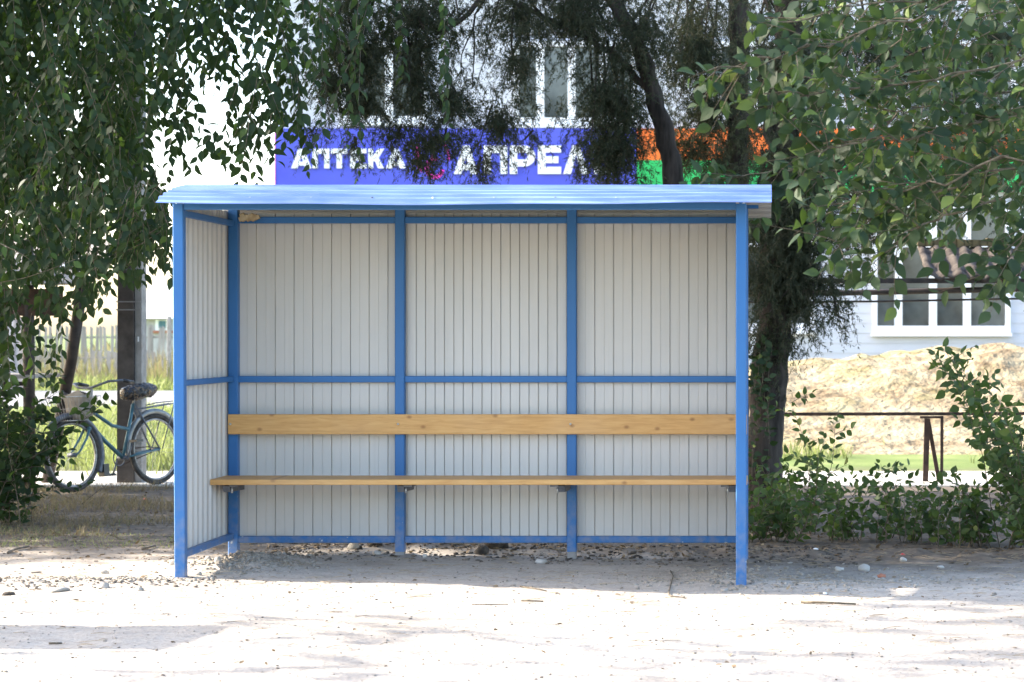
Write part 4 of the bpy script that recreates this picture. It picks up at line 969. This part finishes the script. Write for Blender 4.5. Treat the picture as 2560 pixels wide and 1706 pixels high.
# ------------------------------------------------------------------ left market stall (pipe posts and dark roof)
st = empty('market_stall', (P(80,1224,19.3).x, 19.3, 0), 'old market stall with dark pipe posts and a low roof behind the left tree', 'market stall')
b = MB(); a_ = P(75,1226,19.2); b.tube([a_+Vector((0,0,-0.1)), P(72,900,19.2), P(70,600,19.2)], 0.055, 12); b.build('post', M['pipe'], st)
b = MB(); b.tube([P(108,1228,19.9)+Vector((0,0,-0.1)), P(152,1040,19.75), P(178,900,19.6), P(208,700,19.45)], 0.056, 12); b.build('post', M['pipe'], st)
b = MB(); b.box((-9.5,19.15,1.66),(P(168,0,19.3).x,19.19,1.92)); b.build('fascia_board', M['rust'], st)
for k_ in range(4):
    b = MB(); xa = -9.5; xb = P(225,0,19.3).x; y0 = 18.9+k_*0.42
    b.add([(xa,y0,1.95+k_*0.12),(xb,y0,1.95+k_*0.12),(xb,y0+0.45,2.085+k_*0.12),(xa,y0+0.45,2.085+k_*0.12),(xa,y0,1.97+k_*0.12),(xb,y0,1.97+k_*0.12),(xb,y0+0.45,2.105+k_*0.12),(xa,y0+0.45,2.105+k_*0.12)], BF)
    b.build('roof_board', M['fencewood'], st)
b = MB(); b.box((-9.5,19.12,1.06),(P(86,0,19.2).x,19.9,1.095)); b.build('counter_board', M['fencewood'], st)
b = MB(); b.tube([(-9.5,19.2,1.01),(P(68,0,19.2).x,19.2,1.01)], 0.02, 8); b.build('rail', M['pipe'], st)
b = MB(); b.tube([(-9.5,19.25,0.02),(P(70,0,19.2).x,19.25,0.02)], 0.03, 8); b.build('rail', M['pipe'], st)
b = MB(); b.obox(P(145,670,18.8), Vector((0.045,0.01,0.008)), Vector((0,0.10,0.03)), Vector((0,-0.0015,0.004))); b.thing('plastic_sheet', M['white'], 'scrap of pale plastic sheet on the stall roof under the left tree', 'plastic sheet')

# ------------------------------------------------------------------ right market stall (mossy roof, rails) and trestle
s2 = empty('stall_canopy', (P(2450,0,20.6).x, 20.6, 0), 'old stall canopy with a mossy sheet roof and dark rails on the right', 'stall canopy')
for k_ in range(3):                    # three overlapping corrugated slate sheets
    xa = P(2316,0,20.1).x + k_*1.15; nx_ = 40; ny_ = 14
    u = np.linspace(0,1.2,nx_); v = np.linspace(0,1,ny_); U, Vv = np.meshgrid(u, v)
    Zz = 2.08 + Vv*0.34 + 0.022*np.sin(U*2*math.pi/0.15) + 0.05*(vnoise(U+k_*3,Vv*2,3.0,31)-0.5) + 0.04*(vnoise(U+k_*3,Vv*2,9.0,32)-0.5) + 0.006*k_
    Vs = np.stack([xa+U.ravel(), (20.0+Vv*1.3).ravel(), Zz.ravel()],1); Vb = Vs - np.array([0,0,0.03])
    idx = np.arange(nx_*ny_).reshape(ny_,nx_); q = np.stack([idx[:-1,:-1].ravel(), idx[:-1,1:].ravel(), idx[1:,1:].ravel(), idx[1:,:-1].ravel()],1)
    e0 = idx[0]; front = np.stack([e0[:-1]+nx_*ny_, e0[1:]+nx_*ny_, e0[1:], e0[:-1]],1); el = idx[:,0]; lf = np.stack([el[:-1], el[1:], el[1:]+nx_*ny_, el[:-1]+nx_*ny_],1)
    link('roof_sheet', np_mesh('roof_sheet', np.concatenate([Vs,Vb]), np.concatenate([q, q[:,::-1]+nx_*ny_, front, lf]), M['slate'], False, None, s2.location), s2)
    Zm = 2.42+0.03*k_*0
    b = MB()
    for j in range(14): 
        cx_ = xa+0.04+j*0.082; b.obox((cx_, 21.30, 2.445+0.02*rng.random()), Vector((0.045,0,0.004*rng.uniform(-1,1))), Vector((0,0.09,0)), Vector((0,0,0.03+0.015*rng.random())))
    b.build('moss_ridge', M['moss'], s2)
b = MB(); b.box((-1.6,20.04,1.995),(6,20.10,2.045)); b.build('beam', M['pipe'], s2)
b = MB(); b.tube([(-1.6,20.2,1.905-0.02),(P(1870,0,20.2).x,20.2,EYE-(735-CY)*20.2/F),(P(2100,0,20.2).x,20.2,EYE-(733-CY)*20.2/F),(P(2560,0,20.2).x,20.2,EYE-(723-CY)*20.2/F),(6,20.2,2.0)], 0.029, 8); b.build('pipe', M['pipe'], s2)
b = MB(); b.tube([(-1.6,20.2,1.80),(P(1870,0,20.2).x,20.2,EYE-(756-CY)*20.2/F),(P(2200,0,20.2).x,20.2,EYE-(754-CY)*20.2/F),(P(2560,0,20.2).x,20.2,EYE-(747-CY)*20.2/F),(6,20.2,1.88)], 0.0105, 8); b.build('pipe', M['pipe'], s2)
for x in (-1.5, 5.2):
    b = MB(); b.tube([(x,20.25,-0.1),(x,20.25,2.02)], 0.045, 10); b.build('post', M['pipe'], s2)
zt = 20.0; t2 = empty('trestle_rail', (P(2330,0,zt).x, zt, 0), 'low rusty trestle with a long rail standing before the sandy mound', 'trestle')
b = MB(); b.bar(P(1920,1036,zt), P(2700,1034,zt), 0.04, 0.032); b.build('rail', M['rust'], t2)
b = MB(); b.bar(P(2300,1043.5,zt), P(2356,1043.5,zt), 0.06, 0.022); b.build('head_plate', M['rust'], t2)
for a, c_, w_ in ((P(2318,1047,zt), P(2313,1205,zt), 0.055), (P(2320,1049,zt+0.06), P(2350,1180,zt+0.06), 0.04), (P(2355,1040,zt-0.05), P(2354,1205,zt-0.05), 0.03)):
    d = Vector(c_); b = MB(); d.z = -0.05; b.bar(a, d, w_, w_*0.8, 0, (0,1,0)); b.build('leg', M['rust'], t2)

# ------------------------------------------------------------------ bicycle
rear = Vector((-5.99,19.62,0)); front = Vector((-6.47,18.66,0)); hd = (front-rear).normalized()
bk = bpy.data.objects.new('bicycle', None); C.objects.link(bk); bk.location = rear + Vector((0,0,0.012))
bk.rotation_euler = (R(4), 0, math.atan2(hd.y, hd.x)); bk.rotation_mode = 'XYZ'
tag(bk, 'old teal step through bicycle leaning by the concrete pole', 'bicycle')
O0 = (0,0,0); WB = 1.08; WR = 0.345
def part(b, name, mat, parent=bk): return b.build(name, mat, parent, O0)
def wheel(cx):
    b = MB(); b.tube([(cx,-0.045,WR),(cx,0.045,WR)], 0.022, 10); w_ = part(b, 'wheel', M['steel'])
    b = MB(); b.torus((cx,0,WR), WR-0.02, 0.022, n=48, k=8); part(b, 'tyre', M['tyre'], w_)
    b = MB(); b.torus((cx,0,WR), WR-0.050, 0.012, n=48, k=6, sq=1.2); part(b, 'rim', M['chrome'], w_)
    b = MB()
    for i in range(32):
        a = 2*math.pi*i/32; a2 = a + (0.5 if i%2 else -0.5); s_ = 0.03 if (i//2)%2 else -0.03
        b.tube([(cx+0.02*math.cos(a2),s_,WR+0.02*math.sin(a2)), (cx+(WR-0.052)*math.cos(a),0,WR+(WR-0.052)*math.sin(a))], 0.0014, 3, 0, False)
    part(b, 'spokes', M['chrome'], w_)
wheel(0.0); wheel(WB)
BB = (0.44,0,0.285); ST = (0.265,0,0.80); HB = (0.875,0,0.60); HT = (0.815,0,0.80)
b = MB(); b.tube([BB, ST], 0.016, 10); b.tube([HT, (0.845,0,0.70), HB], 0.019, 10); b.tube([(0.862,0,0.645), (0.64,0,0.44), BB], 0.020, 10)
b.tube([(0.828,0,0.755), (0.56,0,0.60), (0.345,0,0.555)], 0.017, 10)
for s_ in (-1,1): b.tube([(0.44,s_*0.03,0.285),(0.0,s_*0.055,WR)], 0.010, 8)
part(b, 'frame', M['bikeblue'])
b = MB()
for s_ in (-1,1): b.tube([(0.27,s_*0.025,0.79),(0.0,s_*0.058,WR)], 0.009, 8)
part(b, 'seat_stays', M['steel'])
b = MB()
for s_ in (-1,1): b.tube([(0.885,s_*0.035,0.575),(0.93,s_*0.045,0.50),(1.02,s_*0.05,0.385),(WB,s_*0.052,WR)], [0.013,0.012,0.010,0.008], 8)
b.tube([(0.88,-0.045,0.585),(0.88,0.045,0.585)], 0.016, 8); part(b, 'fork', M['bikeblue'])
b = MB(); b.tube([HT, (0.795,0,0.955)], 0.012, 8); b.tube([(0.795,0,0.955),(0.83,0,0.965)], 0.014, 8); part(b, 'stem', M['chrome'])
b = MB(); b.tube([(0.60,-0.29,1.005),(0.70,-0.285,1.02),(0.80,-0.22,1.015),(0.86,-0.10,0.975),(0.84,0,0.965),(0.86,0.10,0.975),(0.80,0.22,1.015),(0.70,0.285,1.02),(0.60,0.29,1.005)], 0.0115, 8); hb = part(b, 'handlebar', M['steel'])
for s_ in (-1,1):
    b = MB(); b.tube([(0.55,s_*0.292,0.995),(0.68,s_*0.288,1.019)], 0.018, 10); part(b, 'grip', M['black'], hb)
b = MB(); b.torus((0,0,WR), WR+0.026, 0.030, n=26, k=6, a0=R(-8), a1=R(190), sq=0.9); part(b, 'mudguard', M['guard'])
b = MB(); b.torus((WB,0,WR), WR+0.026, 0.030, n=26, k=6, a0=R(45), a1=R(208), sq=0.9); part(b, 'mudguard', M['steel'])
b = MB(); b.box((WB-0.425,-0.035,0.12),(WB-0.355,0.035,0.24)); part(b, 'mud_flap', M['black'])
b = MB(); b.tube([(0.265,0,0.80),(0.245,0,0.875)], 0.012, 8); part(b, 'seat_post', M['chrome'])
# saddle wrapped in dark film: lumpy wedge
vl = []; fl = []; nu, nv_ = 18, 12
for i in range(nu+1):
    t = i/nu; xx = 0.07+0.33*t; wd_ = 0.125*(1-t)**0.7*0.85+0.035+0.03*math.sin(math.pi*t); hh = 0.085*(1-0.35*t)*math.sin(math.pi*min(1,max(0.06,t*0.94+0.04)))**0.4
    for j in range(nv_):
        a = 2*math.pi*j/nv_; k_ = 1+0.10*math.sin(5*a+9*t)+0.08*rng.uniform(-1,1)
        vl.append((xx, wd_*math.cos(a)*k_, 0.895+0.045*math.sin(a)*k_+hh*0.5*math.sin(a)*k_+(0.035*(1-t))))
fl = [(i*nv_+j,i*nv_+(j+1)%nv_,(i+1)*nv_+(j+1)%nv_,(i+1)*nv_+j) for i in range(nu) for j in range(nv_)] + [tuple(range(nv_-1,-1,-1)), tuple(range(nu*nv_,(nu+1)*nv_))]
b = MB(); b.add(vl, fl, 0, True); part(b, 'saddle', M['film'])
# rear rack
b = MB()
for s_ in (-1,1):
    b.tube([(0.26,s_*0.05,0.745),(0.1,s_*0.06,0.755),(-0.28,s_*0.065,0.79)], 0.006, 6); b.tube([(-0.22,s_*0.066,0.785),(-0.02,s_*0.07,WR)], 0.006, 6)
for x in (-0.28,-0.16,-0.04,0.08): b.tube([(x,-0.065,0.787-0.09*(x+0.28)),(x,0.065,0.787-0.09*(x+0.28))], 0.005, 6)
b.tube([(-0.27,0.0,0.81),(-0.05,0.0,0.80),(0.1,0,0.78)], 0.006, 6); part(b, 'luggage_rack', M['steel'])
# cranks, chain wheel, chain guard, pedals
b = MB(); b.torus((0.44,-0.05,0.285), 0.075, 0.006, n=24, k=5); b.tube([(0.44,-0.06,0.285),(0.44,0.06,0.285)], 0.02, 8)
b.tube([(0.44,-0.07,0.285),(0.50,-0.075,0.13)], 0.009, 6); b.tube([(0.44,0.07,0.285),(0.38,0.075,0.44)], 0.009, 6); part(b, 'crank', M['steel'])
for (x, s_, zz) in ((0.50,-1,0.13),(0.38,1,0.44)):
    b = MB(); b.box((x-0.045,min(s_*0.08,s_*0.17),zz-0.012),(x+0.045,max(s_*0.08,s_*0.17),zz+0.012)); part(b, 'pedal', M['black'])
b = MB(); b.tube([(0.44,-0.052,0.362),(0.0,-0.052,WR+0.03)], 0.005, 4); b.tube([(0.44,-0.052,0.208),(0.0,-0.052,WR-0.03)], 0.005, 4); part(b, 'chain', M['rust'])
# wire basket in front of the bars
bs = MB(); X0, X1, Z0, Z1 = 0.88, 1.30, 0.665, 0.885; wy0, wy1 = 0.13, 0.19
def loop(z_, xa, xb, wy, r_): bs.tube([(xa,-wy,z_),(xb,-wy,z_),(xb,wy,z_),(xa,wy,z_),(xa,-wy,z_)], r_, 5, 0, False)
loop(Z1, X0-0.01, X1+0.03, wy1, 0.004); loop(Z0, X0, X1-0.06, wy0, 0.004); loop((Z0+Z1)/2, X0-0.005, X1-0.02, (wy0+wy1)/2, 0.0022)
for k_ in range(11):
    t = k_/10
    for s_ in (-1,1): bs.tube([(X0-0.01+(X1-X0+0.04)*t,s_*wy1,Z1),(X0+(X1-X0-0.06)*t,s_*wy0,Z0)], 0.0022, 4, 0, False)
    if k_ % 2 == 0:
        bs.tube([(X0+(X1-X0-0.06)*t,-wy0,Z0),(X0+(X1-X0-0.06)*t,wy0,Z0)], 0.0022, 4, 0, False)
    y_ = -1+2*t; bs.tube([(X1+0.03,y_*wy1,Z1),(X1-0.06,y_*wy0,Z0)], 0.0022, 4, 0, False); bs.tube([(X0-0.01,y_*wy1,Z1),(X0,y_*wy0,Z0)], 0.0022, 4, 0, False)
part(bs, 'basket', M['chrome'])
# grey bag standing in the basket (its own thing)
bmx = Matrix.Translation(bk.location) @ bk.rotation_euler.to_matrix().to_4x4()
vl = []; nb = 16
for i in range(7):
    t = i/6
    for j in range(nb):
        a = 2*math.pi*j/nb; k_ = 1+0.06*math.sin(3*a+4*t)+0.03*rng.uniform(-1,1); ca, sa = math.cos(a), math.sin(a)
        sx = (abs(ca)**0.5)*math.copysign(1,ca); sy = (abs(sa)**0.5)*math.copysign(1,sa)
        vl.append(bmx @ Vector((0.985+0.075*sx*k_*(1+0.2*t), 0.02+(0.11+0.03*t)*sy*k_, 0.675+0.25*t+(0.025*math.sin(4*a) if i == 6 else 0))))
b = MB(); b.add(vl, [(i*nb+j,i*nb+(j+1)%nb,(i+1)*nb+(j+1)%nb,(i+1)*nb+j) for i in range(6) for j in range(nb)] + [tuple(range(nb-1,-1,-1)), tuple(range(6*nb,7*nb))], 0, True)
b.thing('bag', M['bagcloth'], 'pale grey bag standing in the bicycle wire basket', 'bag')

# ------------------------------------------------------------------ far left: metal fence, picket fence, house, posts
mf = empty('metal_fence', (P(20,0,51).x, 51.5, 0), 'striped grey corrugated metal fence beyond the road at the far left', 'fence')
bb = MB(); bb.add([(0,0,0),(0.10,0,0),(0.13,0.05,0),(0.22,0.05,0),(0.25,0,0),(0,0,1.85),(0.10,0,1.85),(0.13,0.05,1.85),(0.22,0.05,1.85),(0.25,0,1.85)], [(i,i+1,i+6,i+5) for i in range(4)]); fm = bb.mesh(M['metalfence'], name='fence_panel')
for i in range(40): link('fence_panel', fm, mf, (P(48,0,51.5).x-mf.location.x-(i+1)*0.25, 0, 0))
b = MB(); x = P(52,0,51.4).x; b.box((x-0.05,51.36,-0.1),(x+0.06,51.46,1.9)); b.build('post', M['fencewood'], mf)
def pickets(y, px0, px1, h, sp_, label, slope=0.0):
    xa, xb = P(px0,0,y).x, P(px1,0,y).x; t = empty('picket_fence', ((xa+xb)/2, y, 0), label, 'fence', 'grey wooden fences beyond the road')
    bb = MB(); wd_ = sp_*0.55; bb.add([(0,0,0),(wd_,0,0),(wd_,0.025,0),(0,0.025,0),(0,0,h),(wd_,0,h*0.97),(wd_,0.025,h*0.97),(0,0.025,h)], BF); me = bb.mesh(M['fencewood'], name='picket')
    n = int((xb-xa)/sp_)
    for i in range(n):
        o = link('picket', me, t, (xa+i*sp_-t.location.x, 0, rng.uniform(-0.06,0.02)+slope*i/n)); o.rotation_euler = (0, rng.gauss(0,0.03), 0)
    for zz in (h*0.3, h*0.75):
        b = MB(); b.box((xa,y+0.03,zz),(xb,y+0.07,zz+0.06)); b.build('rail', M['fencewood'], t)
pickets(57, 90, 436, 1.0, 0.22, 'low gappy picket fence beyond the road behind the bicycle')
pickets(67, 60, 436, 1.75, 0.17, 'taller board fence of grey planks in front of the far house')
hs = empty('house', (P(420,0,85).x, 86, 0), 'small pale grey house with a blue framed window far behind the fences', 'house')
xa, xb = P(345,0,85).x, P(560,0,85).x
b = MB(); b.box((xa,85,-0.2),(xb,91,2.1)); b.build('wall', M['metalfence'], hs)
b = MB(); b.add([(xa-0.3,84.6,2.1),(xb+0.3,84.6,2.1),(xb+0.3,91.4,2.1),(xa-0.3,91.4,2.1),(xa-0.3,88,3.6),(xb+0.3,88,3.6)], [(3,2,1,0),(0,1,5,4),(2,3,4,5),(0,4,3),(1,2,5)]); b.build('roof', M['paleroof'], hs)
b = MB(); wx = P(407,0,85).x; b.box((wx-0.3,84.93,1.6),(wx+0.3,84.99,2.05)); wf = b.build('window', M['white'], hs)
b = MB(); b.box((wx-0.15,84.90,1.68),(wx+0.15,84.925,2.0)); b.build('pane', M['bikeblue'], wf, hs.location)
b = MB(); b.box((wx-0.45,84.86,1.48),(wx+0.45,84.99,1.58)); b.build('sill', M['brick'], wf, hs.location)
b = MB(); x = P(423,0,55).x; b.box((x-0.05,54.95,-0.1),(x+0.05,55.05,1.95),0,0.008); b.thing('fence_post', M['concrete'], 'pale concrete post standing alone right of the picket fence', 'post', None, (x,55,0))
# distant scrub and tree line on the horizon
LV = Leaves()
blades('far_scrub', 2500, (-60,-12), (95,110), (0.3,1.1), 0.2, M['weed'], 90, None, 0.2)
